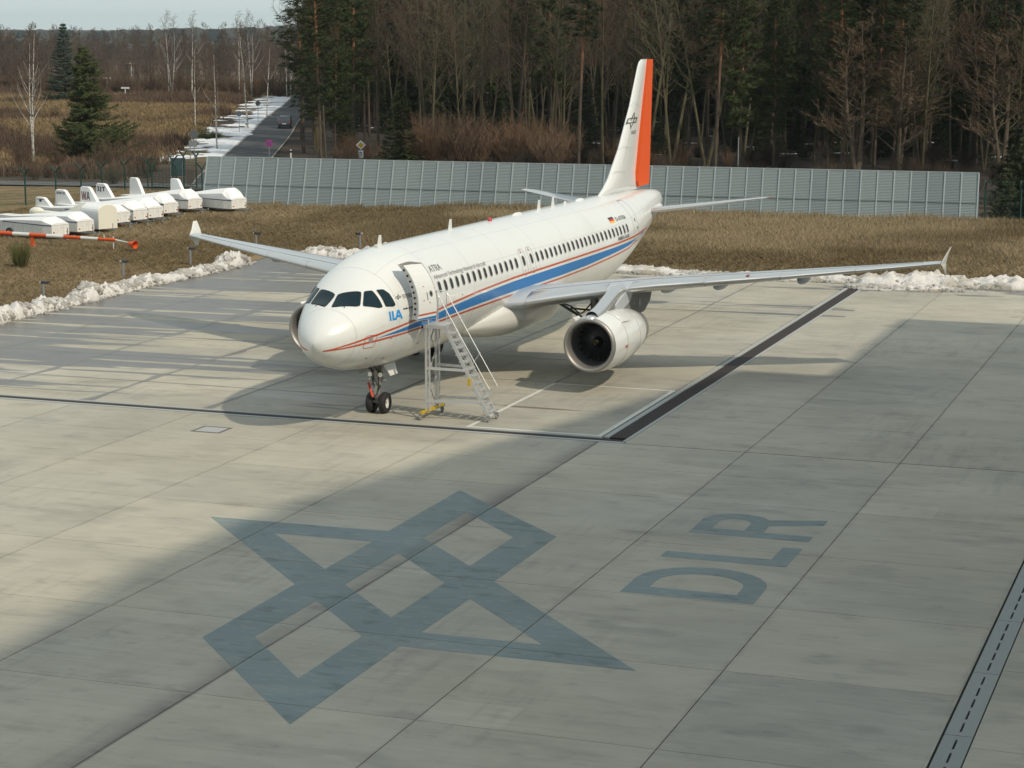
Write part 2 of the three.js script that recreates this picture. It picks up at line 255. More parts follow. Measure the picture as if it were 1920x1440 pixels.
{ // faded blue-grey emblem and letters painted on the slabs; cut at the slab joints
  const pm = mat([1, 1, 1], .82, 0, { bumpMap: fine, bumpScale: .003, map: colorTex(1024, 1024, (i, j, o) => {
    const x = i / 1024 * 18, z = j / 1024 * 22; const a = fbm(x * .55 + 3, z * 8, 3), b = fbm(x * .4 + 20, z * .4, 4), c = vn(x * 30, z * 40), w = sstep(.62, .8, fbm(x * 1.5 + 4, z * 3.5, 4)), L2 = sstep(.75, 0, x - 7.95 < 0 ? 7.95 - x : 9) * fbm(x * 2, z * .4, 2) ;
    const chip = .5 * sstep(.60, .70, fbm(x * 3 + 2, z * 8, 3)) + .35 * sstep(.55, .7, fbm(x * .5 + 9, z * .8, 3)), v = .92 + .12 * (a - .5) + .3 * (b - .5) + .06 * c - .22 * w - .28 * L2; o[0] = lerp(.187, .33, chip * .5) * v; o[1] = lerp(.236, .325, chip * .5) * v; o[2] = lerp(.243, .285, chip * .5) * v; }) });
  const xs = [-10, -5, 0, 5, 10], zs = [0, 5.22, 10.44, 15.69, 20.95, 26];
  const clipE = (poly, f) => { const out = []; for (let i = 0; i < poly.length; i++) { const a = poly[i], b = poly[(i + 1) % poly.length], fa = f(a), fb = f(b); if (fa >= 0) out.push(a); if (fa * fb < 0) { const t = fa / (fa - fb); out.push([lerp(a[0], b[0], t), lerp(a[1], b[1], t)]); } } return out; };
  function painted(o, name, outer, holes) {
    const sh = new THREE.Shape(outer.map((p) => new THREE.Vector2(...p))); for (const h of holes) sh.holes.push(new THREE.Path(h.map((p) => new THREE.Vector2(...p))));
    const g = new THREE.ShapeGeometry(sh), p = g.attributes.position, ix = g.index.array, pos = [], uv = [];
    for (let k = 0; k < ix.length; k += 3) { const tri = [0, 1, 2].map((n) => [p.getX(ix[k + n]), p.getY(ix[k + n])]);
      for (let i = 0; i < 4; i++) for (let j = 0; j < 5; j++) { let q = tri; const e = .014; q = clipE(q, (a) => a[0] - xs[i] - e); q = clipE(q, (a) => xs[i + 1] - e - a[0]); q = clipE(q, (a) => a[1] - zs[j] - e); q = clipE(q, (a) => zs[j + 1] - e - a[1]);
        for (let n = 1; n + 1 < q.length; n++) for (const a of [q[0], q[n + 1], q[n]]) { pos.push(a[0] - o.position.x, 0, a[1] - o.position.z); uv.push((a[0] + 8) / 18, (a[1]) / 22); } } }
    const gg = G(pos, null, uv); const nn = gg.attributes.normal; for (let i = 0; i < nn.count; i++) nn.setXYZ(i, 0, 1, 0);
    const m = mesh(name, gg, pm, o); m.position.y = .004; return m;
  }
  const e = thing('painted_emblem', .6, 0, 11.6);
  painted(e, 'emblem', [[-7.05, 6.75], [-1.68, 6.6], [-1.68, 1.15], [2.84, 5.6], [2.84, 10.5], [8.24, 16.33], [2.76, 16.4], [2.76, 22.06], [-1.70, 17.32], [-1.7, 12.46]],
    [[[-4.52, 7.86], [-1.62, 7.82], [-1.62, 10.86]], [[-.5, 3.7], [1.76, 6.05], [1.74, 9.32], [-.5, 6.97]], [[-.5, 8.72], [1.74, 11.05], [1.69, 14.36], [-.53, 12.06]], [[-.57, 13.63], [1.66, 15.98], [1.64, 19.32], [-.62, 16.86]], [[2.84, 12.19], [5.72, 15.2], [2.8, 15.25]]]);
  tag(e, 'large faded blue-grey emblem of crossed bars painted on the concrete in the foreground', 'ground marking');
  const L = thing('painted_letters', 7.7, 0, 6);
  const arc = (cx, cz, rx, rz, a0, a1, n) => [...Array(n + 1)].map((_, i) => { const a = rad(lerp(a0, a1, i / n)); return [cx + rx * cos(a), cz + rz * sin(a)]; });
  painted(L, 'letter_d', [[6.06, 10.33], [6.06, 8.9], ...arc(7.72, 8.9, 1.66, 1.55, 180, 360, 14), [9.4, 10.33]], [[[6.62, 9.65], [6.62, 9.0], ...arc(7.72, 9.0, 1.1, .95, 180, 360, 12), [8.83, 9.65]]]);
  painted(L, 'letter_l', [[6.06, 6.64], [6.06, 6.03], [8.86, 6.0], [8.86, 4.63], [9.39, 4.6], [9.39, 6.62]], []);
  painted(L, 'letter_r', [[6.06, 3.84], [6.05, 2.4], ...arc(7.0, 2.25, .97, 1.02, 180, 330, 9), [9.4, 1.2], [9.4, 1.85], [7.98, 2.4], [8.0, 3.2], [9.38, 3.2], [9.39, 3.82]], [[[6.56, 3.16], [6.56, 2.45], ...arc(7.0, 2.4, .46, .52, 180, 360, 8), [7.46, 3.16]]]);
  tag(L, 'three faded blue-grey capital letters painted on the concrete right of the emblem', 'ground marking');
}
// ---------------------------------------------------------------- the airliner
const plane = thing('research_airliner', -9.0754, 0, -4.5159, -rad(1.81));
tag(plane, 'white twin-engine passenger jet with blue and red stripe and orange rudder, parked on the apron', 'airliner');
const P = (x, y, h) => V(y, h, -x);            // aft of the nose, to the aircraft's left, above the ground
const paint = (c, r = .28) => mat(c, r, 0, { clearcoat: .6, clearcoatRoughness: .12 });
const white = paint([.71, .73, .72]), blue = mat([.02, .165, .45], .42), redp = paint([.50, .085, .03], .4), orange = mat([.66, .078, .0], .7);
const cream = paint([.66, .665, .63], .35), line = mat([.30, .30, .29], .6), glassDark = new THREE.MeshPhysicalMaterial({ color: new THREE.Color().setRGB(.010, .026, .034), roughness: .1, specularIntensity: .4 });
const wingGrey = mat([.43, .47, .51], .38, .1, { clearcoat: .3, clearcoatRoughness: .3 }), bare = mat([.70, .70, .69], .3, .9), bareDull = mat([.36, .35, .335], .5, .75), black = mat([.012, .012, .013], .7);

// fuselage: [x, top, bottom, half width, height of the widest point]
const ST = [[0, 3.2, 3.2, 0, 3.2], [.05, 3.41, 2.99, .22, 3.2], [.2, 3.64, 2.78, .46, 3.22], [.5, 3.91, 2.54, .75, 3.26], [1, 4.21, 2.3, 1.07, 3.36], [1.6, 4.5, 2.12, 1.35, 3.5], [2.2, 4.93, 1.99, 1.55, 3.62], [2.8, 5.28, 1.91, 1.69, 3.7], [3.5, 5.56, 1.85, 1.81, 3.78], [4.5, 5.81, 1.8, 1.915, 3.84], [5.5, 5.92, 1.8, 1.965, 3.87], [6.5, 5.94, 1.8, 1.975, 3.87], [12, 5.94, 1.8, 1.975, 3.87], [18, 5.94, 1.8, 1.975, 3.87], [24, 5.94, 1.8, 1.975, 3.87], [25.5, 5.94, 1.88, 1.96, 3.9], [27, 5.94, 2.1, 1.9, 4.0], [29, 5.93, 2.55, 1.74, 4.22], [31, 5.9, 3.05, 1.5, 4.45], [33, 5.86, 3.56, 1.19, 4.68], [35, 5.78, 4.08, .84, 4.92], [36.5, 5.68, 4.52, .55, 5.1], [37.4, 5.56, 4.85, .32, 5.2], [37.57, 5.45, 4.98, .2, 5.22]];
const SS = ST.map((s) => sqrt(s[0]));
const SM = [1, 2, 3, 4].map((k) => { const n = ST.length, h = [], d = [], m = new Array(n).fill(0); for (let i = 0; i < n - 1; i++) { h[i] = SS[i + 1] - SS[i]; d[i] = (ST[i + 1][k] - ST[i][k]) / h[i]; } m[0] = d[0]; m[n - 1] = d[n - 2]; for (let i = 1; i < n - 1; i++) if (d[i - 1] * d[i] > 0) { const w1 = 2 * h[i] + h[i - 1], w2 = h[i] + 2 * h[i - 1]; m[i] = (w1 + w2) / (w1 / d[i - 1] + w2 / d[i]); } return m; });
function prof(x) {
  const s = sqrt(clamp(x, 0, 37.57)); let i = 0; while (i < SS.length - 2 && SS[i + 1] < s) i++;
  const h = SS[i + 1] - SS[i], t = (s - SS[i]) / h, a = 2 * t ** 3 - 3 * t * t + 1, b = t ** 3 - 2 * t * t + t, c = 3 * t * t - 2 * t ** 3, e = t ** 3 - t * t;
  return [1, 2, 3, 4].map((k, n) => a * ST[i][k] + b * h * SM[n][i] + c * ST[i + 1][k] + e * h * SM[n][i + 1]);
}
function skin(x, th, off = 0) {                 // a point on the skin; th = 0 at the left side, 90 degrees on top
  const at = (x, th) => { const [t, b, w, z] = prof(x); return P(x, w * cos(th), z + (sin(th) > 0 ? t - z : z - b) * sin(th)); };
  const p = at(x, th); if (!off) return p;
  const e = .02, u = at(min(37.5, x + e), th).sub(at(max(.001, x - e), th)), v = at(x, th + .02).sub(at(x, th - .02)), n = v.cross(u).normalize();
  const [, , , z] = prof(x); if (n.dot(V(p.x, p.y - z, 0)) < 0) n.negate();
  return p.addScaledVector(n, off);
}
const thOf = (x, h) => { const [t, b, , z] = prof(x); return Math.asin(clamp((h - z) / (h > z ? t - z : z - b), -1, 1)); };
const side = (x, h, off, sd = 1) => skin(x, sd > 0 ? thOf(x, h) : PI - thOf(x, h), off);
function onSkin(p, off) {                      // (x, y, h) pushed onto the skin
  const [t, b, w, z] = prof(p[0]); return skin(p[0], atan2((p[2] - z) / (p[2] > z ? t - z : z - b), p[1] / w), off);
}
{
  const xs = []; for (let i = 0; i <= 46; i++) xs.push(7 * pow(i / 46, 1.9)); for (let x = 7.5; x < 37.5; x += .5) xs.push(x); xs.push(37.45, 37.57);
  const M = 72, pos = [], uv = [], idx = [];
  xs.forEach((x, i) => { for (let j = 0; j <= M; j++) { const p = skin(x, j / M * 2 * PI); pos.push(p.x, p.y, p.z); uv.push(x / 37.57, j / M); } if (i) for (let j = 0; j < M; j++) { const a = (i - 1) * (M + 1) + j, b = a + M + 1; idx.push(a, a + 1, b, b, a + 1, b + 1); } });
  const dirt = colorTex(2048, 512, (i, j, o) => {
    const x = (i + .5) / 2048 * 37.57, th = (j + .5) / 512 * 360;
    let v = .985 + .03 * (fbm(x * 1.2, th * .03, 3) - .5);
    const belly = sstep(215, 262, th) * sstep(325, 278, th);
    let s = belly * (.10 + .22 * fbm(x * .5, th * .25, 3)) + .05 * fbm(x * 3, th * .08, 3) * (th > 180 ? 1 : .2);
    for (const f of [1.05, 3.1, 5.9, 9.3, 12.6, 16.1, 19.5, 23.2, 26.6, 30.4, 33.1, 35.9]) if (abs(x - f) < .016) s += .17; else if (abs(x - f) < .06) s += .02;
    if (x > 3) for (const t of [62, 118, 28, 152, 338, 202]) if (abs(th - t) < .5) s += .09;
    if (h2(floor(x / 1.1), floor(th / 9)) > .93) { const u = x / 1.1 - floor(x / 1.1), q = th / 9 - floor(th / 9); if (u > .2 && u < .7 && q > .2 && q < .8 && (u < .23 || u > .67 || q < .26 || q > .74)) s += .12; }
    s += .05 * sstep(.55, .8, fbm(x * .35 + 4, th * .012, 3)) + (th < 180 ? 0 : .04 * sstep(.5, .8, vn(x * 14, th * .02)));
    v *= 1 - s; o[0] = v; o[1] = v * (1 - s * .04); o[2] = v * (1 - .12 * s);
  });
  const m = mat([.715, .735, .725], .3, 0, { clearcoat: .6, clearcoatRoughness: .12, map: dirt });
  mesh('fuselage', G(pos, idx, uv), m, plane);
}
// strips and patches that follow the skin
function band(name, x0, x1, lo, hi, m, off = .004, nx = 90, nh = 3, sd = 1, pw = 1) {
  const pos = [], uv = [], idx = [];
  for (let i = 0; i <= nx; i++) { const x = lerp(x0, x1, pow(i / nx, pw)); for (let j = 0; j <= nh; j++) { const p = side(x, lerp(lo(x), hi(x), j / nh), off, sd); pos.push(p.x, p.y, p.z); uv.push(sd > 0 ? i / nx : 1 - i / nx, j / nh); if (i && j) { const a = (i - 1) * (nh + 1) + j - 1, b = a + nh + 1; sd > 0 ? idx.push(a, b, a + 1, b, b + 1, a + 1) : idx.push(a, a + 1, b, b, a + 1, b + 1); } } }
  return mesh(name, G(pos, idx, uv), m, plane);
}
const table = (t) => (x) => { let i = 0; while (i < t.length - 2 && t[i + 1][0] < x) i++; const s = (x - t[i][0]) / (t[i + 1][0] - t[i][0]); return lerp(t[i][1], t[i + 1][1], s); };
const RU = table([[.15, 2.95], [.62, 3.08], [1.43, 3.245], [2.44, 3.39], [4.06, 3.56], [6.67, 3.76], [9.5, 3.91], [13.2, 4.02], [21.6, 4.09], [28.7, 4.17], [32, 4.30]]);
const RL = table([[.15, 2.94], [.63, 3.0], [1.57, 3.095], [2.62, 3.145], [3.9, 3.19], [4.88, 3.22], [8.92, 3.30], [13.34, 3.36], [18.57, 3.40], [21.7, 3.47], [27.8, 3.74], [30, 4.0]]);
for (const sd of [1, -1]) {
  band('red_stripe', .15, 31.5, (x) => RU(x) - .037 * min(1, .45 + x * .4), (x) => RU(x) + .037 * min(1, .45 + x * .4), redp, .005, 160, 1, sd, 2.2);
  band('red_stripe', .15, 29.4, (x) => RL(x) - .037 * min(1, .45 + x * .4), (x) => RL(x) + .037 * min(1, .45 + x * .4), redp, .0055, 160, 1, sd, 2.2);
  band('blue_stripe', 1.0, 30.8, (x) => lerp(lerp(RL(x), RU(x), .42), RL(x) + lerp(.075, .125, sstep(3, 12, x)), sstep(.9, 3.2, x)), (x) => lerp(lerp(RL(x), RU(x), .46), RU(x) - lerp(.115, .135, sstep(3, 12, x)), sstep(.9, 3.2, x)), blue, .003, 150, 6, sd, 1.6);
}
// outlines
function ribbon(pts, w, off, m, name = 'panel_line', closed = true) {       // pts (x, h) on the left side
  const n = pts.length, pos = [], idx = []; const N = closed ? n : n - 1;
  for (let k = 0; k < N; k++) { const a = pts[k], b = pts[(k + 1) % n], l = hypot(b[0] - a[0], b[1] - a[1]) || 1, nx = -(b[1] - a[1]) / l * w / 2, nh = (b[0] - a[0]) / l * w / 2, s = max(1, floor(l / .12));
    for (let i = 0; i < s; i++) { const t0 = i / s, t1 = (i + 1) / s, q = pos.length / 3; for (const [t, g] of [[t0, 1], [t0, -1], [t1, 1], [t1, -1]]) { const p = side(lerp(a[0], b[0], t) + nx * g, lerp(a[1], b[1], t) + nh * g, off); pos.push(p.x, p.y, p.z); } idx.push(q, q + 1, q + 2, q + 1, q + 3, q + 2); } }
  return G(pos, idx);
}
const rrect = (x0, x1, h0, h1, r, n = 4) => { const o = []; for (const [cx, ch, a] of [[x1 - r, h1 - r, 0], [x0 + r, h1 - r, 90], [x0 + r, h0 + r, 180], [x1 - r, h0 + r, 270]]) for (let i = 0; i <= n; i++) { const t = rad(a + 90 * i / n); o.push([cx + r * cos(t), ch + r * sin(t)]); } return o; };
function panel(pts, off, n = 1) {               // filled outline on the left skin
  let cx = 0, ch = 0; for (const p of pts) { cx += p[0] / pts.length; ch += p[1] / pts.length; }
  const pos = [], idx = [], c = side(cx, ch, off); pos.push(c.x, c.y, c.z);
  for (const p of pts) { const q = side(p[0], p[1], off); pos.push(q.x, q.y, q.z); }
  for (let i = 0; i < pts.length; i++) idx.push(0, 1 + i, 1 + (i + 1) % pts.length);
  const g = G(pos, idx), nn = g.attributes.normal; if (nn.getX(0) < 0) { g.setIndex(idx.map((_, i) => idx[i - i % 3 + [0, 2, 1][i % 3]])); g.computeVertexNormals(); } return g;
}
{ // cabin windows
  const wx = []; for (let i = 0; i < 15; i++) wx.push(6.22 + i * .536); wx.push(14.52, 15.38); for (let i = 0; i < 23; i++) wx.push(16.02 + i * .527);
  const frameM = mat([.50, .50, .49], .5), pane = mat([.016, .015, .015], .45);
  wx.forEach((x) => { const h = 4.47 + (x - 6.2) * .0075, f = mesh('window', panel(rrect(x - .145, x + .145, h - .225, h + .225, .13), .006), frameM, plane); mesh('pane', panel(rrect(x - .112, x + .112, h - .185, h + .185, .104), .012), pane, f); });
}
{ // overwing exits, doors, panels
  const redM = mat([.45, .03, .02], .5);
  for (const x of [14.52, 15.38]) mesh('emergency_exit', [ribbon(rrect(x - .29, x + .29, 3.98, 4.98, .22), .022, .005, line), panel(rrect(x - .05, x + .05, 4.83, 4.89, .02), .007)], line, plane);
  for (const x of [14.52, 15.38]) mesh('exit_mark', [panel(rrect(x - .06, x + .0, 4.86, 4.93, .02), .009), panel(rrect(x - .03, x + .03, 4.12, 4.18, .02), .009)], redM, plane);
  const aft = mesh('aft_door', ribbon(rrect(28.75, 29.56, 3.95, 5.72, .14), .03, .006, line), line, plane);
  mesh('door_window', panel(rrect(29.12, 29.24, 4.78, 4.95, .055), .008), glassDark, aft);
  mesh('door_handle', panel(rrect(29.34, 29.42, 4.45, 4.56, .02), .008), black, aft);
  mesh('panel_line', [ribbon([[6.3, 1.95], [6.9, 2.4], [7.2, 3.1]], .012, .005, line, '', false), ribbon([[4.0, 2.4], [4.1, 2.7], [4.3, 3.05]], .014, .005, line, '', false)], mat([.5, .5, .48], .6), plane);
  // ground power / static port panel on the nose with its red ring
  const ring = mesh('nose_panel', ribbon(rrect(1.40, 1.92, 2.9, 3.33, .08), .016, .007, line), redM, plane);
  const pl = mesh('probe_plate', panel(rrect(1.57, 1.75, 3.09, 3.28, .085), .011), mat([.5, .5, .5], .35, .6), ring);
  for (const [x, h] of [[1.9, 2.5], [3.0, 2.35], [5.05, 2.6], [8.1, 3.98], [7.6, 3.6], [10.0, 3.62], [2.75, 3.1]]) mesh('static_probe', panel(rrect(x - .05, x + .05, h - .025, h + .025, .02), .012), line, plane);
}
{ // flight deck windows
  const rimM = mat([.035, .035, .037], .5);
  const panes = [[[1.8, .055, 4.62], [2.13, .76, 4.74], [1.69, .92, 4.3], [1.15, .13, 4.255]], [[2.2, .86, 4.73], [2.42, 1.05, 4.745], [2.36, 1.44, 4.22], [2.19, 1.385, 4.205], [1.77, 1.0, 4.285]], [[2.56, 1.14, 4.745], [2.81, 1.28, 4.74], [2.92, 1.44, 4.6], [2.98, 1.64, 4.24], [2.88, 1.63, 4.19], [2.5, 1.51, 4.22]]];
  function glassGeo(poly, grow, off) {
    const n = poly.length, c = [0, 1, 2].map((k) => poly.reduce((s, p) => s + p[k], 0) / n), R = 6, pos = [], idx = [];
    const rim_ = []; for (let i = 0; i < n; i++) for (let s = 0; s < 6; s++) { const a = poly[i], b = poly[(i + 1) % n], z = poly[(i + n - 1) % n], t = s / 6; let p = [0, 1, 2].map((k) => lerp(a[k], b[k], t)); if (s === 0) p = p.map((v, k) => v * .94 + (z[k] + b[k]) * .03); rim_.push(p.map((v, k) => c[k] + (v - c[k]) * grow)); }
    const q0 = onSkin(c, off); pos.push(q0.x, q0.y, q0.z); const m = rim_.length;
    for (let r = 1; r <= R; r++) for (const p of rim_) { const q = onSkin(p.map((v, k) => lerp(c[k], v, r / R)), off); pos.push(q.x, q.y, q.z); }
    for (let i = 0; i < m; i++) idx.push(0, 1 + i, 1 + (i + 1) % m);
    for (let r = 0; r < R - 1; r++) for (let i = 0; i < m; i++) { const a = 1 + r * m + i, b = 1 + r * m + (i + 1) % m; idx.push(a, a + m, b, b, a + m, b + m); }
    const g = G(pos, idx), nn = g.attributes.normal; if (nn.getZ(0) * 1 + nn.getY(0) * .5 < 0) { g.setIndex(idx.map((_, i) => idx[i - i % 3 + [0, 2, 1][i % 3]])); g.computeVertexNormals(); } return g;
  }
  for (const sd of [1, -1]) for (const pl of panes) { const q = pl.map((p) => [p[0], p[1] * sd, p[2]]), f = mesh('cockpit_window', glassGeo(q, 1.07, .006), rimM, plane); mesh('pane', glassGeo(q, 1, .016), glassDark, f); }
  for (const sd of [1, -1]) mesh('wiper', [rod(onSkin([1.22, .2 * sd, 4.27], .03), onSkin([1.62, .86 * sd, 4.28], .03), .012, .008, 6), rod(onSkin([1.3, .5 * sd, 4.2], .02), onSkin([1.35, .5 * sd, 4.29], .035), .012)], black, plane);
}
let finTex;
{ // lettering and emblems, printed on the skin
  const pr = (t, o = {}) => mat([1, 1, 1], .4, 0, { map: t, transparent: true, alphaTest: .02, ...o });
  const text = (w, h, s, font, color, squeeze = 1) => canvasTex(w, h, (g) => { g.clearRect(0, 0, w, h); g.fillStyle = color; g.font = font; g.textBaseline = 'middle'; g.textAlign = 'left'; const m = g.measureText(s).width; g.save(); g.scale((w - 8) / m, squeeze); g.fillText(s, 4 / ((w - 8) / m), h * .5 / squeeze); g.restore(); });
  const dec = (name, x0, x1, h0, h1, t) => band(name, x0, x1, () => h0, () => h1, pr(t), .007, 16, 4);
  dec('lettering', 5.95, 7.0, 4.95, 5.26, text(256, 96, 'ATRA', '88px sans-serif', '#6c6e72'));
  dec('lettering', 6.0, 10.85, 4.71, 4.93, text(1024, 64, 'Advanced Technology Research Aircraft', '52px sans-serif', '#9c9ea2'));
  dec('lettering', 25.9, 27.7, 4.20, 4.41, text(256, 48, 'AIRBUS A320', '44px sans-serif', '#3c3d40'));
  dec('registration', 26.5, 28.05, 4.99, 5.22, text(256, 64, 'D-ATRA', '62px sans-serif', '#2a2b2e'));
  band('flag', 25.7, 26.34, () => 5.0, () => 5.24, mat([1, 1, 1], .4, 0, { map: canvasTex(64, 48, (g) => { ['#15151a', '#c81e1e', '#f0b41e'].forEach((c, i) => { g.fillStyle = c; g.fillRect(0, i * 16, 64, 16); }); }) }), .007, 6, 3);
  dec('lettering', 2.5, 3.3, 3.70, 4.06, canvasTex(160, 96, (g) => { g.strokeStyle = '#1e8fd8'; g.lineWidth = 17; g.lineJoin = 'miter'; for (const [a, b] of [[18, 12]]) { g.beginPath(); g.moveTo(18, 8); g.lineTo(18, 90); g.stroke(); g.beginPath(); g.moveTo(48, 8); g.lineTo(48, 82); g.lineTo(78, 82); g.lineTo(108, 14); g.lineTo(116, 14); g.lineTo(146, 90); g.stroke(); g.beginPath(); g.moveTo(98, 62); g.lineTo(132, 62); g.stroke(); } }));
  dec('lettering', 3.34, 4.1, 3.98, 4.09, text(160, 32, 'Berlin Air Show', 'bold 24px sans-serif', '#55565a'));
  const emblem = (g, s, dx = 0, dy = 0) => { g.lineWidth = s * .06; g.lineJoin = 'miter'; g.strokeStyle = '#3b3d38'; const L = (p) => { g.beginPath(); p.forEach(([x, y], i) => i ? g.lineTo(dx + x * s, dy + y * s) : g.moveTo(dx + x * s, dy + y * s)); g.closePath(); g.stroke(); }; L([[.15, .37], [.98, .37], [.85, .64], [.02, .64]]); L([[.42, .37], [.66, .03], [.70, .37], [.57, .64], [.35, .97], [.30, .64]]); };
  dec('emblem', 3.1, 3.42, 4.36, 4.54, canvasTex(96, 96, (g) => emblem(g, 92, 2, 2)));
  dec('lettering', 3.48, 4.25, 4.36, 4.52, canvasTex(160, 64, (g) => { g.fillStyle = '#77787a'; g.font = '15px sans-serif'; ['Deutsches Zentrum', 'für Luft- und Raumfahrt', 'in der Gemeinschaft'].forEach((s, i) => g.fillText(s, 2, 16 + i * 20)); }));
  // the fin emblem lies on the fin's flat side, built with the fin below
  finTex = canvasTex(160, 256, (g) => { emblem(g, 150, 4, 0); g.fillStyle = '#6a6b66'; g.font = '44px sans-serif'; g.fillText('DLR', 66, 206); });
}
// lofted surfaces: sections [[x, y, h] of the leading edge, chord, thickness ratio, twist]; span direction 'y' or 'h'
function foil(secs, span = 'y', n = 14, tRange = [0, 1]) {
  const pos = [], uv = [], idx = [], prof_ = []; 
  const yt = (t) => 5 * (.2969 * sqrt(t) - .126 * t - .3516 * t * t + .2843 * t ** 3 - .1015 * t ** 4);
  const ts = [...Array(n + 1)].map((_, i) => tRange[0] + (tRange[1] - tRange[0]) * (1 - cos(i / n * PI)) / 2);
  for (const t of ts.slice().reverse()) prof_.push([t, yt(t)]); for (const t of ts.slice(1)) prof_.push([t, -yt(t)]);
  const m = prof_.length;
  secs.forEach((s, i) => { prof_.forEach(([t, y], j) => {
    const tw = s[4] || 0, cx = t * s[3] * cos(tw), rise = -t * s[3] * sin(tw) + (s[6] || 0) * 4 * t * (1 - t) * s[3], q = y * s[3] * s[5];
    const p = span === 'y' ? P(s[0] + cx, s[1], s[2] + rise + q) : P(s[0] + cx, s[1] + q, s[2]); pos.push(p.x, p.y, p.z); uv.push(j / m, i / (secs.length - 1));
    if (i && j) { const a = (i - 1) * m + j - 1, b = a + m; idx.push(a, b, a + 1, b, b + 1, a + 1); } }); });
  for (const e of [0, secs.length - 1]) { const o = e * m; for (let j = 1; j < m / 2 - 1; j++) { const a = o + j - 1, b = o + j, c = o + m - j, d = o + m - 1 - j; idx.push(a, b, c, b, d, c); } }   // tip caps
  return G(pos, idx, uv);
}
const hL = table([[1.5, 2.62], [2.4, 2.72], [4.66, 3.13], [6.5, 3.42], [8.4, 3.6], [11.1, 3.84], [14, 4.13], [17.05, 4.43]]), hT = table([[1.5, 2.95], [2.4, 3.05], [6, 3.43], [9, 3.70], [11.5, 3.94], [14.3, 4.17], [17.05, 4.42]]);
const leX = (y, sd) => 20.4 - .515 * (17 - y) + (sd < 0 ? .95 * y / 17 : 0), teX = (y, sd) => (y < 6.4 ? lerp(18.75, 19.25, (y - 1.5) / 4.9) : lerp(19.25, 21.75, (y - 6.4) / 10.65)) + (sd < 0 ? .95 * y / 17 : 0);
const dh = (y, sd) => sd < 0 ? -.33 * y / 17 : 0;
for (const sd of [1, -1]) {
  const ys = [.6, 1.6, 2.4, 3.4, 4.66, 5.6, 6.4, 8.4, 10, 12, 14, 15.5, 16.6, 17.05];
  const sec = (y, t = [0, 1]) => { const c = teX(y, sd) - leX(y, sd); return [leX(y, sd), y * sd, hL(max(1.5, y)) + dh(y, sd) + .06 * c * lerp(1.1, .5, y / 17), c, Math.asin(clamp((hL(max(1.5, y)) - hT(max(1.5, y)) + .06 * c * lerp(1.1, .5, y / 17)) / c, -.3, .3)), lerp(.135, .105, y / 17), .012]; };
  const w = mesh('wing', foil(ys.map((y) => sec(y))), wingGrey, plane);
  // leading-edge slats in bare metal, with gaps between them
  const gaps = [[2.55, 5.3], [6.15, 8.7], [8.75, 11.35], [11.4, 14], [14.05, 16.4]];
  for (const [a, b] of gaps) mesh('slat', foil([a, lerp(a, b, .33), lerp(a, b, .67), b].map((y) => { const s = sec(y); return [s[0] - .012, s[1], s[2] + .004, s[3] * 1.004, s[4], s[5] * 1.06, s[6]]; }), 'y', 8, [0, .115]), bare, w);
  // hinge lines of flaps, spoilers and ailerons on the upper face
  const top = (y, t) => { const s = sec(y), yt = 5 * (.2969 * sqrt(t) - .126 * t - .3516 * t * t + .2843 * t ** 3 - .1015 * t ** 4); return P(s[0] + t * s[3] * cos(s[4]), s[1], s[2] - t * s[3] * sin(s[4]) + s[6] * 4 * t * (1 - t) * s[3] + yt * s[3] * s[5] + .006); };
  const strip = (a, b, n = 12, wd = .022) => { const L = []; for (let i = 0; i < n; i++) L.push(bar(top(lerp(a[0], b[0], i / n), lerp(a[1], b[1], i / n)), top(lerp(a[0], b[0], (i + 1) / n), lerp(a[1], b[1], (i + 1) / n)), wd, .008)); return L; };
  mesh('hinge_line', [...strip([2.4, .7], [6.4, .68]), ...strip([6.4, .68], [16.6, .7], 20), ...strip([2.6, .17], [16.4, .2], 24, .018), ...strip([13.2, .7], [13.2, .99], 3), ...strip([16.4, .7], [16.4, .99], 3), ...strip([6.4, .68], [6.4, .99], 3)], mat([.13, .14, .16], .7), w);
  mesh('walkway_mark', [...strip([3.3, .45], [3.3, .66], 4, .03)], redp, w);
  if (sd > 0) { // a red panel on the upper face and a small red tag at the slat
    const pos = [], idx = [], q = [[8.0, .52], [9.3, .52], [9.3, .64], [8.0, .64]].map(([y, t]) => top(y, t)); q.forEach((p) => pos.push(p.x, p.y + .004, p.z)); mesh('red_patch', G(pos, [0, 1, 2, 0, 2, 3]), mat([.55, .16, .17], .5), w);
    mesh('red_tag', bar(top(10.2, .04).add(V(0, .02, .02)), top(10.2, .1).add(V(0, .01, 0)), .12, .015), mat([.25, .05, .03], .5), w);
  }
  // tip fence
  const tx = leX(17.0, sd), th = hL(17.05) + dh(17, sd);
  mesh('wing_tip_fence', merge([foil([[tx + .0, (17.06) * sd, th - .02, 1.15, 0, .07], [tx + .35, 17.12 * sd, th + .25, .8, 0, .07], [tx + .78, 17.27 * sd, th + .62, .34, 0, .07]], 'h', 8), foil([[tx + .04, 17.06 * sd, th + .02, 1.1, 0, .07], [tx + .45, 17.1 * sd, th - .25, .6, 0, .07], [tx + .68, 17.13 * sd, th - .5, .3, 0, .07]], 'h', 8), ball(.09, 0, 0, 0, 10).applyMatrix4(new THREE.Matrix4().makeScale(.8, .8, 3).setPosition(P(tx + .3, 17.0 * sd, th + .02)))]), cream, w);
  // flap-track fairings
  for (const [y, L, dx] of [[6.55, 2.5, -.5], [8.6, 2.2, -.7], [11.8, 2.0, -.8]]) { const g = new THREE.SphereGeometry(1, 16, 12).applyMatrix4(new THREE.Matrix4().makeScale(.17, .24, L / 2)); const c = P(teX(y, sd) + dx, y * sd, hT(y) + dh(y, sd) - .22); mesh('flap_fairing', g.translate(c.x, c.y, c.z), wingGrey, w); }
}
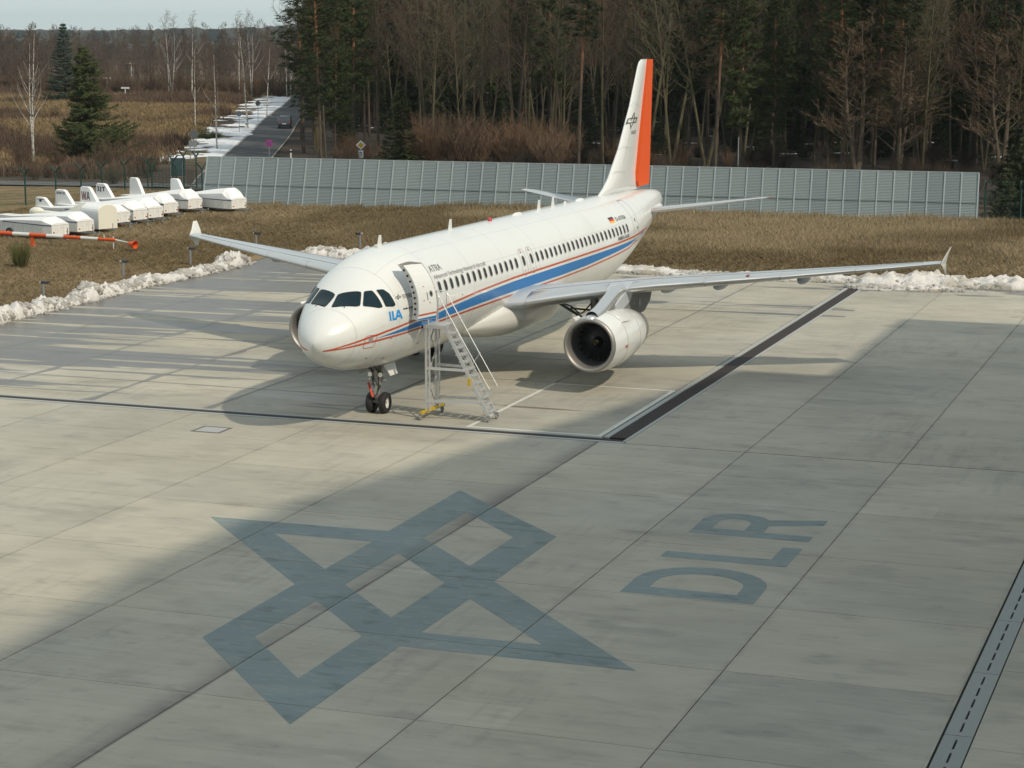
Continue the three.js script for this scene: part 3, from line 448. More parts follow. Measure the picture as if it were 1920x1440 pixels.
// belly fairing round the wing root
{
  const pos = [], idx = [], uv = [], M = 36, xs = [...Array(49)].map((_, i) => 8.4 + i * 13.4 / 48);
  xs.forEach((x, i) => { const u = clamp((x - 8.4) / 13.4), e = pow(sstep(0, .46, u), .8) * sstep(1, .66, u), W = lerp(1.25, 2.15, e), b = lerp(2.3, 1.53, e), t = lerp(2.6, 3.4 , e), mid = lerp(2.45, 2.6, e);
    for (let j = 0; j <= M; j++) { const a = -PI / 2 * 1 + (j / M - .5) * PI * 1.42 , ca = Math.sign(cos(a)) * pow(abs(cos(a)), .72), sa = Math.sign(sin(a)) * pow(abs(sin(a)), .8), p = P(x, W * ca, mid + (sa > 0 ? (t - mid) : (mid - b)) * sa); pos.push(p.x, p.y, p.z); uv.push(u, j / M); if (i && j) { const A = (i - 1) * (M + 1) + j - 1, B = A + M + 1; idx.push(A, A + 1, B, B, A + 1, B + 1); } } });
  mesh('belly_fairing', G(pos, idx, uv), paint([.67, .675, .65], .32), plane);
}
{ // tail
  const fin = mesh('fin', foil([[28.5, 0, 5.86, 6.4, 0, .05], [29.35, 0, 6.2, 5.35, 0, .075], [30.1, 0, 6.63, 3.9 + .12, 0, .1], [31.5, 0, 7.89, 2.82 + .1, 0, .105], [33.05, 0, 9.8, 1.92 + .02, 0, .11], [34.2, 0, 11.62, 1.35, 0, .11], [34.42, 0, 11.86, 1.2, 0, .1], [34.75, 0, 11.98, .9, 0, .06]], 'h', 14), white, plane);
  const R = [[33.93, 6.2, 2.28], [34.18, 5.95, 2.08]]; 
  const rx = (h) => lerp(33.93, 35.65, (h - 6.22) / 5.75), rt = (h) => lerp(36.22, 36.57, (h - 5.8) / 6.18);
  // rudder: wedge behind the hinge line
  const pos = [], idx = []; const hs = [5.98, 6.25, 8, 10, 11.96]; hs.forEach((h, i) => { const x0 = i ? rx(h) : 34.15, x1 = rt(h), t = lerp(.19, .085, (h - 6) / 6); for (const [x, y] of [[x0, t], [x1, .015], [x1, -.015], [x0, -t]]) { const p = P(x, y, h); pos.push(p.x, p.y, p.z); } if (i) for (let j = 0; j < 4; j++) { const a = (i - 1) * 4 + j, b = (i - 1) * 4 + (j + 1) % 4; idx.push(a, b, a + 4, b, b + 4, a + 4); } });
  idx.push(0, 3, 1, 1, 3, 2, 16, 17, 19, 17, 18, 19);
  const rg = G(pos, idx).toNonIndexed(); rg.computeVertexNormals(); mesh('rudder', rg, orange, plane);
  // emblem on both fin sides
  for (const sd of [1]) { const q = [], uvv = [], ix = []; for (let i = 0; i <= 4; i++) for (let j = 0; j <= 4; j++) { const h = lerp(8.28, 9.52, j / 4), x = lerp(32.35, 33.95, i / 4) + (h - 8.9) * .12, t = clamp((x - (31.5 + (h - 7.89) * .81)) / 2.6, .05, 1), y = 5 * (.2969 * sqrt(t) - .126 * t - .3516 * t * t + .2843 * t ** 3 - .1015 * t ** 4) * .108 * lerp(2.9, 1.94, (h - 7.89) / 1.9); const p = P(x, y + .012, h); q.push(p.x, p.y, p.z); uvv.push(i / 4, j / 4); if (i && j) { const a = (i - 1) * 5 + j - 1, b = a + 5; ix.push(a, b, a + 1, b, b + 1, a + 1); } } mesh('emblem', G(q, ix, uvv), mat([1, 1, 1], .4, 0, { map: finTex, transparent: true, alphaTest: .02 }), fin); }
  const fl = []; for (const [a, b] of [[[31.2, 6.6], [35.15, 11.6]], [[33.0, 10.0], [34.5, 9.9]], [[31.4, 8.05], [33.0, 7.9]], [[30.3, 6.95], [32.0, 6.8]]]) fl.push(bar(P(a[0], .19, a[1]), P(b[0], b[1] > 11 ? .09 : .2, b[1]), .012, .01)); mesh('panel_line', fl, mat([.45, .45, .43], .6), fin);
  for (const sd of [1, -1]) {
    const s = mesh('tailplane', foil([[32.5, .55 * sd, 4.86, 3.1, 0, .1], [32.95, 1.15 * sd, 4.93, 2.75, 0, .1], [34.75, 5.9 * sd, 5.53, 1.12, 0, .09], [35.0, 6.2 * sd, 5.56, .75, 0, .07]], 'y', 10), wingGrey, plane);
    mesh('leading_edge', foil([[32.94, 1.2 * sd, 4.94, 2.76, 0, .106], [34.74, 5.85 * sd, 5.53, 1.14, 0, .096]], 'y', 6, [0, .06]), bare, s);
    mesh('red_tip', ball(.05, 0, 0, 0, 8).applyMatrix4(new THREE.Matrix4().makeScale(.5, .7, 2.4).setPosition(P(35.6, 6.22 * sd, 5.56))), redp, s);
    mesh('elevator_line', bar(P(34.62, 1.2 * sd, 5.09), P(35.5, 5.9 * sd, 5.59), .015, .01), line, s);
  }
  mesh('tail_seal', rod(P(33.2, .95, 4.82), P(35.6, .72, 4.9), .28, .2, 10).applyMatrix4(new THREE.Matrix4().makeScale(1, 1, 1)), cream, plane);
  mesh('exhaust_pipe', rod(P(37.3, 0, 5.2), P(37.66, 0, 5.21), .2, .17, 16), bareDull, plane);
  // aerials and lamps on the back
  const blade = (x, hgt, c) => prism([[0, 0], [.34, 0], [.30, hgt], [.16, hgt]], .03, .004).rotateY(PI / 2).translate(-.015, 5.9, -x);
  for (const [x, hh] of [[5.07, .42], [11.4, .44], [20.9, .44], [22.6, .44]]) mesh('blade_aerial', blade(x, hh), white, plane);
  for (const x of [18.6, 26.2]) mesh('aerial_fairing', ball(1, 0, 0, 0, 16).applyMatrix4(new THREE.Matrix4().makeScale(.12, .11, .55).setPosition(P(x, 0, 5.92))), white, plane);
  mesh('small_aerial', blade(24.1, .14), white, plane);
  mesh('beacon', ball(.1, 0, 5.97, -15.6, 12), mat([.5, .02, .02], .2, 0, { clearcoat: 1 }), plane);
}
// engines
for (const sd of [1, -1]) {
  const e = new THREE.Group(); e.name = 'engine'; plane.add(e); e.position.copy(P(11.2, 5.75 * sd, 1.88)); e.rotation.y = 0;
  const ax = (g) => g.rotateX(-PI / 2);          // +y of the lathe runs aft
  mesh('nacelle', ax(lathe([[1.03, .13], [1.075, .45], [1.11, 1.0], [1.12, 1.6], [1.10, 2.3], [1.04, 3.1], [.95, 3.8], [.86, 4.35], [.84, 4.36]], 56)), white, e);
  mesh('intake_lip', ax(lathe([[.83, .42], [.83, .28], [.85, .13], [.885, .045], [.93, .005], [.975, .015], [1.01, .06], [1.033, .135]], 56)), bareDull, e);
  mesh('intake_duct', ax(lathe([[.835, .40], [.82, .7], [.81, 1.25]], 48)), mat([.16, .16, .16], .5, .3), e);
  const blades = []; for (let k = 0; k < 22; k++) { const b = new THREE.PlaneGeometry(.17, .58, 1, 3); b.translate(0, .5, 0); const p = b.attributes.position; for (let i = 0; i < p.count; i++) { const r = p.getY(i), tw = lerp(.5, 1.05, (r - .2) / .6), x = p.getX(i); p.setXYZ(i, x * cos(tw) * 1.25, r, -1.12 - x * sin(tw)); } b.rotateZ(k / 22 * 2 * PI); b.computeVertexNormals(); blades.push(b); }
  const fan = mesh('fan', [...blades, ax(lathe([[.05, 1.3], [.81, 1.3]], 32))], mat([.10, .10, .105], .35, .7, { side: THREE.DoubleSide }), e);
  mesh('spinner', ax(lathe([[0, .80], [.07, .83], [.15, .93], [.21, 1.1], [.22, 1.2]], 24)), mat([.02, .02, .022], .3), fan);
  mesh('spinner_ring', new THREE.TorusGeometry(.085, .012, 6, 20, 4.6).translate(0, 0, -.855), mat([.55, .33, .06], .5), fan);
  mesh('exhaust_nozzle', ax(lathe([[.84, 4.3], [.865, 4.36], [.80, 4.75], [.70, 5.15], [.68, 5.15], [.66, 4.6]], 48)), bareDull, e);
  mesh('tail_cone', ax(lathe([[.4, 4.5], [.34, 5.0], [.18, 5.5], [.02, 5.75]], 24)), bareDull, e);
  // strake, latches, the small red marks
  mesh('strake', bar(V(.86 * 1, .76, -1.35), V(.9, .72, -2.0), .02, .16, V(1, .8, 0)), white, e);
  mesh('strake', bar(V(-.86 * 1, .76, -1.0), V(-.88, .74, -1.7), .03, .34, V(-1, .8, 0)), white, e);
  if (sd > 0) {
    mesh('red_mark', [0, 1, 2].map((k) => box(.008, .10, .05, 1.118, -.12, -1.05 - k * .12)), redp, e);
    mesh('cowl_line', [1.32, 3.05].map((z) => ax(new THREE.TorusGeometry(z < 2 ? 1.121 : 1.048, .006, 4, 64).rotateX(PI / 2).translate(0, z, 0))), mat([.42, .42, .4], .6), e);
    mesh('intake_vent', box(.16, .02, .1, -.1, 1.07, -.42), black, e);
  }
  // pylon: a metal fairing in front, body below the wing in dark grey, its shade put into the colour
  const yy = 5.75 * sd, sx = sd < 0 ? .3 : 0;
  const py = (poly, w, m, n) => mesh(n, prism(poly.map(([x, h]) => [-x, h]), w, .04).rotateY(PI / 2).applyMatrix4(new THREE.Matrix4().makeScale(1, 1, -1)).rotateY(PI).translate(yy - w / 2, 0, 0), m, plane);
  const py2 = (poly, w, m, n, b = .04) => { const s = prism(poly.map(([x, h]) => [x, h]), w, b); s.applyMatrix4(new THREE.Matrix4().set(0, 0, 1, yy - w / 2, 0, 1, 0, 0, -1, 0, 0, 0, 0, 0, 0, 1)); const ix = s.index; return mesh(n, s, m, plane); };
  py2([[12.2 + sx, 2.86], [14.9 + sx, 3.42], [18.3 + sx, 3.3], [18.0 + sx, 2.78], [17.3 + sx, 2.45], [16.2 + sx, 2.42], [14.6, 2.72]], .34, mat([.2, .2, .2], .55, .2), 'pylon');
  const fg = tube([P(11.55, yy, 2.88), P(12.4, yy, 3.02), P(13.3, yy, 3.28), P(14.1, yy, 3.5), P(14.9 + sx, yy, 3.56)], .25, 14, 20); mesh('pylon_fairing', fg, bare, plane);
  mesh('pylon_cap', ball(.25, 0, 0, 0, 14).applyMatrix4(new THREE.Matrix4().makeScale(1, .7, 1.6).setPosition(P(11.6, yy, 2.85))), bare, plane);
  py2([[13.6, 3.1], [14.9 + sx, 3.5], [15.9 + sx, 3.55], [15.3 + sx, 3.05], [14.3, 2.82], [13.7, 2.86]], .42, wingGrey, 'pylon_panel');
  if (sd > 0) mesh('pale_round_plate', [new THREE.CylinderGeometry(.14, .14, .03, 20).applyMatrix4(new THREE.Matrix4().makeScale(1, 1, 1)).rotateZ(PI / 2).scale(1, 1.3, .75).translate(yy + .215, 2.86, -16.6), new THREE.CylinderGeometry(.05, .05, .03, 12).rotateZ(PI / 2).translate(yy + .215, 2.9, -15.9)], mat([.5, .5, .48], .6), plane);  // pale round plates on the dark side of the pylon
}
// landing gear
const tyreG = (r, w) => lathe([[r * .5, -w / 2], [r * .86, -w / 2], [r * .96, -w * .4], [r, -w * .2], [r, w * .2], [r * .96, w * .4], [r * .86, w / 2], [r * .5, w / 2]], 32).rotateZ(PI / 2);
const rimG = (r, w) => lathe([[0, w * .18], [r * .2, w * .2], [r * .28, w * .34], [r * .45, w * .3], [r * .56, w * .50], [r * .56, -w * .5], [0, -w * .3]], 28).rotateZ(-PI / 2);
function wheel(parent, x, y, r, w, sd) { const t = mesh('wheel', tyreG(r, w), rubber, parent); t.position.copy(P(x, y, r - .01)); const q = mesh('rim', rimG(r, w).scale(sd, 1, 1), mat([.72, .72, .70], .4), t); const nuts = []; for (let k = 0; k < 8; k++) nuts.push(rod(V(sd * w * .3, r * .36 * cos(k * PI / 4), r * .36 * sin(k * PI / 4)), V(sd * w * .36, r * .36 * cos(k * PI / 4), r * .36 * sin(k * PI / 4)), .02, .02, 6)); mesh('wheel_nut', nuts, line, t); return t; }
const gearM = mat([.30, .30, .29], .5, .4), gearD = mat([.09, .088, .085], .6, .3);
{
  const g = new THREE.Group(); g.name = 'nose_gear'; plane.add(g);
  for (const sd of [1, -1]) wheel(g, 5.07, .25 * sd, .385, .225, sd);
  mesh('leg', [rod(P(5.02, 0, 1.15), P(4.85, 0, 2.1), .13, .17, 14), rod(P(5.0, -.12, 1.25), P(4.86, -.3, 2.0), .05, .05), rod(P(5.0, .12, 1.25), P(4.86, .3, 2.0), .05, .05), rod(P(4.95, -.2, 1.62), P(4.95, .2, 1.62), .07, .07, 10), box(.3, .22, .22, 0, 1.75, -4.82), rod(P(4.9, .16, 1.05), P(4.9, .16, 1.45), .06, .06, 10), rod(P(4.9, -.17, 1.0), P(4.9, -.17, 1.35), .05, .05, 10), rod(P(5.07, 0, .37), P(5.02, 0, 1.2), .07, .07, 12), rod(P(5.07, -.3, .385), P(5.07, .3, .385), .06), rod(P(5.02, 0, .92), P(5.015, 0, 1.02), .12, .12, 14), rod(P(5.01, -.18, 1.3), P(5.01, .18, 1.3), .06, .06, 10)], gearM, g);
  mesh('torque_link', [bar(P(4.92, 0, 1.02), P(4.74, 0, .72), .1, .04), bar(P(4.74, 0, .72), P(4.98, 0, .45), .1, .04)], gearM, g);
  mesh('steering_cylinder', [rod(P(4.98, -.26, 1.22), P(4.98, .26, 1.22), .055, .055, 10), ball(.07, -.26, 1.22, -4.98), ball(.07, .26, 1.22, -4.98)], bare, g);
  mesh('drag_stay', [bar(P(4.9, .1, 1.5), P(4.0, .16, 2.0), .07, .05), bar(P(4.9, -.1, 1.5), P(4.0, -.16, 2.0), .07, .05)], gearD, g);
  mesh('taxi_lamp', [-.2, .2].map((y) => new THREE.CylinderGeometry(.085, .06, .09, 14).rotateX(PI / 2).translate(y, 1.42, -4.84)), mat([.8, .8, .8], .1, .7), g);
  mesh('hose', [tube([P(4.9, .12, 1.9), P(4.8, .15, 1.5), P(4.9, .1, 1.1), P(4.96, .06, .8)], .014, 6), tube([P(4.9, -.12, 1.9), P(4.82, -.16, 1.45), P(4.9, -.1, 1.05), P(4.96, -.08, .7)], .014, 6)], black, g);
  mesh('tow_pin', [bar(P(4.82, -.28, 1.12), P(4.70, -.05, .62), .07, .05)], mat([.62, .07, .03], .5), g);
  const dr = (y, m) => { const p = prism([[-5.45, 1.86], [-4.35, 1.84], [-4.5, 1.28], [-5.35, 1.28]], .03, .005); return p.rotateY(-PI / 2).applyMatrix4(new THREE.Matrix4().makeRotationZ(y > 0 ? -.32 : .32)).translate(y, y > 0 ? .0 : .0, 0); };
  for (const sd of [1, -1]) { const q = [P(4.6, .42 * sd, 1.82), P(5.5, .42 * sd, 1.82), P(5.35, .60 * sd, 1.42), P(4.75, .60 * sd, 1.42)], pos = []; for (const o of [0, .03]) q.forEach((p) => pos.push(p.x + o * sd, p.y, p.z)); const ng = G(pos, [0, 1, 2, 0, 2, 3, 4, 6, 5, 4, 7, 6, 0, 4, 1, 1, 4, 5, 1, 5, 2, 2, 5, 6, 2, 6, 3, 3, 6, 7, 3, 7, 0, 0, 7, 4]).toNonIndexed(); ng.computeVertexNormals(); mesh('gear_door', ng, sd > 0 ? cream : gearM, g); }  // door on the right side grey: shadow on its inner face put into the colour
  mesh('gear_bay', box(.7, .1, 1.5, 0, 1.87, -4.75), black, g);  // solid black slab in place of the dark hollow bay
}
for (const sd of [1, -1]) {
  const g = new THREE.Group(); g.name = 'main_gear'; plane.add(g); const y = 3.8 * sd;
  for (const o of [-.46, .46]) wheel(g, 17.71, y + o, .575, .42, Math.sign(o));
  mesh('leg', [rod(P(17.6, y, 1.3), P(17.4, y, 3.1), .16, .18, 14), rod(P(17.71, y, .5), P(17.6, y, 1.4), .1, .1, 12), rod(P(17.71, y - .5, .575), P(17.71, y + .5, .575), .09)], gearM, g);
  mesh('side_stay', [bar(P(17.5, y - .1 * sd, 1.75), P(17.1, y - 1.7 * sd, 2.75), .13, .1), bar(P(17.5, y - .1 * sd, 2.3), P(17.1, y - .9 * sd, 2.4), .07, .07)], gearD, g);
  mesh('hose', [tube([P(17.3, y - .1 * sd, 2.6), P(17.2, y - .5 * sd, 2.2), P(17.2, y - .9 * sd, 2.45), P(17.1, y - 1.3 * sd, 2.6)], .03, 6), tube([P(17.35, y + .15, 2.9), P(17.3, y + .2, 2.0), P(17.5, y + .15, 1.2)], .02, 6)], black, g);
  mesh('gear_door', box(.05, 1.3, 1.5, y + .42 * sd, 2.35, -17.5), cream, g);
}
{ // front left door, swung open ahead of its opening
  const pos = [], idx = [], uv = [], N = 10;
  // the opening: a black patch on the skin for the shaded doorway
  const op = mesh('black_doorway_patch', panel(rrect(4.62, 5.42, 3.42, 5.25, .14), .008), black, plane);
  mesh('sill', ribbon(rrect(4.6, 5.44, 3.4, 5.27, .15), .05, .012, line), bareDull, op);
  // the leaf: the same curve as the skin, moved out and turned
  const d = new THREE.Group(); d.name = 'open_door'; plane.add(d);
  const curve = []; for (let i = 0; i <= N; i++) { const h = lerp(3.42, 5.3, i / N), [t, b, w, z] = prof(5); curve.push([h + .16 * 0, w * cos(Math.asin((h - z) / (h > z ? t - z : z - b)))]); }
  const A = V(...[0, 0, 0]);
  const leaf = (u, i, th) => { // u along the width (0 front edge, 1 rear edge)
    const [h, y] = curve[i], bulge = y - 1.975, x = 3.55 + u * .72, out = 2.30 + u * .36 + bulge; const e = .16 * 1; const r = i === N ? .0 : 0; return P(x + th * .45, out - th * .9, h + .22); };
  const shell = (m, name, du, hi0, hi1, th0, th1) => { const pos = [], idx = [], W = 6; for (const th of [th0, th1]) for (let i = hi0; i <= hi1; i++) for (let u = 0; u <= W; u++) { const p = leaf(lerp(du[0], du[1], u / W), i, th); pos.push(p.x, p.y, p.z); } const n = (hi1 - hi0 + 1) * (W + 1), q = (a, b, c, d2) => idx.push(a, b, c, b, d2, c); for (let i = 0; i < hi1 - hi0; i++) for (let u = 0; u < W; u++) { const a = i * (W + 1) + u; q(a, a + 1, a + W + 1, a + W + 2); q(n + a + 1, n + a, n + a + W + 2, n + a + W + 1); } for (let i = 0; i < hi1 - hi0; i++) { const a = i * (W + 1), b = a + W; q(n + a, a, n + a + W + 1, a + W + 1); q(b, n + b, b + W + 1, n + b + W + 1); } for (let u = 0; u < W; u++) { q(u + 1, u, n + u + 1, n + u); const a = (hi1 - hi0) * (W + 1) + u; q(a, a + 1, n + a, n + a + 1); } const g = G(pos, idx).toNonIndexed(); g.computeVertexNormals(); return mesh(name, g, m, d); };
  shell(white, 'door_skin', [0, 1], 0, N, 0, .05);
  shell(mat([.55, .55, .54], .55), 'door_frame', [.02, .98], 0, N, .052, .34);
  const bolts = []; for (let i = 1; i < N; i++) { const p = leaf(.0, i, .2); bolts.push(ball(.04, p.x, p.y, p.z + .012, 8)); } mesh('latch', bolts, black, d);
  const rimP = []; for (let i = 0; i <= N; i++) { const p = leaf(1.0, i, .02); rimP.push(p); } mesh('seal', [tube(rimP, .022, 6, 24), tube([leaf(1, N, .02), leaf(.5, N, .02).add(V(0, .05, 0)), leaf(0, N, .02)], .028, 6, 12), tube([leaf(.95, N, .2), leaf(.5, N, .2).add(V(0, .05, 0)), leaf(0.05, N, .2)], .03, 6, 12)], mat([.2, .2, .19], .6), d);
  const onLeaf = (u, h, off) => { const f = (h - 3.64) / 1.88 * N, i = min(N - 1, floor(f)), a = leaf(u, i, -off), b = leaf(u, i + 1, -off); return a.lerp(b, f - i); };
  const disc = (u, h, rx, rh, m, n) => { const pos = [], ix = []; const c = onLeaf(u, h, .008); pos.push(c.x, c.y, c.z); for (let k = 0; k < 16; k++) { const t = k / 16 * 2 * PI, p = onLeaf(u + rx * cos(t), h + rh * sin(t), .008); pos.push(p.x, p.y, p.z); ix.push(0, 1 + k, 1 + (k + 1) % 16); } mesh(n, G(pos, ix), m, d); };
  disc(.74, 4.52, .09, .11, mat([.2, .2, .2], .5), 'door_window_ring'); disc(.74, 4.52, .06, .07, glassDark, 'door_window');
  mesh('handle', rod(onLeaf(.52, 4.32, .02), onLeaf(.52, 4.58, .02), .014), line, d);
  const mk = [[.42, 4.78], [.3, 4.3], [.62, 4.22]]; for (const [u, h] of mk) { disc(u, h, .05, .02, mat([.45, .25, .25], .6), 'placard'); }
  const str = (h0, h1, m, off, n) => { const pos = [], ix = []; for (let u = 0; u <= 8; u++) { for (const s of [0, 1]) { const x = 4.62 + u / 8 * .8, p = onLeaf(u / 8, lerp(h0(x), h1(x), s), off); pos.push(p.x, p.y, p.z); } if (u) { const a = u * 2 - 2; ix.push(a, a + 2, a + 1, a + 1, a + 2, a + 3); } } mesh(n, G(pos, ix), m, d); };
  str((x) => RU(x) + .2 - .03, (x) => RU(x) + .2 + .03, redp, .004, 'red_stripe'); str(() => 3.65, (x) => RU(x) + .08, blue, .004, 'blue_stripe');
  mesh('hinge_arm', [bar(P(4.5, 1.9, 4.5), P(3.95, 2.2, 4.6), .1, .14), bar(P(4.5, 1.9, 3.9), P(4.0, 2.2, 3.95), .08, .1)], gearD, d);
}
// ---------------------------------------------------------------- the rolling ladder at the door
{
  const t = thing('rolling_ladder', -6.85, 0, -9.6);
  tag(t, 'grey aluminium rolling ladder with yellow foot beam standing at the open front door', 'ladder');
  const Q = (x, y, z) => V(x + 6.85, y, z + 9.6), yel = mat([.52, .36, .02], .55);
  const z0 = -9.24, z1 = -9.92, zc = [-9.05, -9.98];
  // tower at the aircraft side
  for (const z of zc) { mesh('column', [bar(Q(-6.86, .28, z), Q(-6.86, 3.28, z), .075), bar(Q(-6.74, .28, z), Q(-6.74, 3.28, z), .05)], alu, t); }
  const br = []; for (let k = 0; k < 3; k++) { const a = .45 + k * .95, b = a + .95; br.push(bar(Q(-6.86, a, zc[0]), Q(-6.86, b, zc[1]), .04, .03), bar(Q(-6.87, b, zc[0]), Q(-6.87, a, zc[1]), .04, .03)); } mesh('cross_brace', br, alu, t);
  mesh('foot_beam', [bar(Q(-6.95, .27, -8.72), Q(-6.8, .27, -10.55), .1, .09), box(.16, .16, .14, 0, .3, .5), box(.14, .16, .12, 0, .3, -.42)], yel, t);
  const caster = (x, z) => { const g = new THREE.Group(); g.name = 'caster'; t.add(g); mesh('fork', [bar(Q(x - .05, .09, z), Q(x - .03, .22, z), .02, .06), bar(Q(x + .05, .09, z), Q(x + .03, .22, z), .02, .06), box(.12, .03, .1, x + 6.85, .225, z + 9.6)], steel, g); mesh('wheel', rod(Q(x - .028, .088, z), Q(x + .028, .088, z), .09, .09, 18), mat([.25, .25, .25], .6), g); };
  caster(-6.98, -8.78); caster(-6.84, -10.5); caster(-4.62, -9.22); caster(-4.56, -9.93);
  // platform
  mesh('platform', [box(.78, .05, .86, .26, 3.30, .04), box(.8, .12, .03, .26, 3.27, .47), box(.8, .12, .03, .26, 3.27, -.39)], alu, t);
  mesh('platform_pad', rbox(.12, .1, .95, .03, -.2, 3.32, .02), mat([.03, .2, .52], .7), t);
  mesh('bumper', box(.06, .07, .7, -.2, 3.22, .02), black, t);
  // ladder
  const foot = [-4.60, .17], head = [-6.22, 3.24], at = (f, z) => Q(lerp(head[0], foot[0], f), lerp(head[1], foot[1], f), z);
  for (const z of [z0, z1]) mesh('stringer', bar(at(-.01, z), at(1, z), .045, .12), alu, t);
  for (let k = 0; k < 12; k++) { const f = (k + .9) / 12.6, p = at(f, (z0 + z1) / 2); mesh('tread', [box(.24, .035, .62, p.x - .02, p.y, p.z), box(.02, .06, .62, p.x + .10, p.y - .01, p.z)], alu, t); }
  const tb = []; for (let k = 1; k < 12; k += 1) { const a = at((k + .9) / 12.6, z0), b = at((k + 1.9) / 12.6, z1); if (k % 2) tb.push(bar(a, b, .02)); } mesh('tread_brace', tb, alu, t);
  for (const [y, f] of [[.62, .83], [1.78, .475]]) for (const z of [z0 + .03, z1 - .03]) mesh('stay_beam', bar(Q(-6.86, y + .03, z + (z > -9.5 ? .16 : -.03)), at(f, z), .06, .09), alu, t);
  mesh('yellow_clip', [box(.09, .26, .1, at(.60, z0).x - .06, at(.60, z0).y - .02, at(.6, z0).z + .05)], yel, t);
  // handrails
  const railM = mat([.78, .78, .77], .28, .6);
  for (const z of [z0 + .06, z1 - .06]) {
    mesh('handrail', [tube([Q(-6.84, 4.42, z), Q(-6.62, 4.43, z), Q(-6.5, 4.39, z), Q(-6.42, 4.31, z), Q(-6.36, 4.2, z)], .018, 8, 14), rod(Q(-6.36, 4.2, z), Q(-4.55, 1.16, z), .018)], railM, t);
    mesh('rail_post', [rod(Q(-6.84, 3.3, z), Q(-6.84, 4.43, z), .03), rod(Q(-6.46, 3.3, z), Q(-6.46, 4.36, z), .016), rod(Q(-6.84, 3.9, z), Q(-6.46, 3.9, z), .014)], alu, t);
  }
  for (const f of [.06, .47, .83]) for (const z of [z0, z1]) { const a = at(f, z), zz = z + (z === z0 ? .06 : -.06) + 9.6; mesh('rail_stay', rod(V(a.x - .1, a.y - .02, a.z), V(a.x + .27, a.y + .52, zz), .013, .013, 6), alu, t); }
}
// ---------------------------------------------------------------- unseen building on the right, outside the picture, shaped to throw the big shadow
{
  const t = thing('unseen_hangar', 40, 0, 15), prof_ = [[-33.4, -.4], [-33.4, 16.4], [-14.6, 16.4], [-14.6, 20.1], [-4, 22.4], [6, 24.6], [16, 26.8], [24, 27.2], [32, 26.3], [44, 24.2], [44, -.4]];
  const s = prism(prof_.map(([z, y]) => [z - 15, y]), 44, 0).rotateY(-PI / 2).translate(25, 0, 0);
  mesh('hall', s, mat([.40, .42, .43], .7), t);
  tag(t, 'unseen grey building with an arched roof, out of view, shaped to shade the apron', 'unseen_hangar');
}
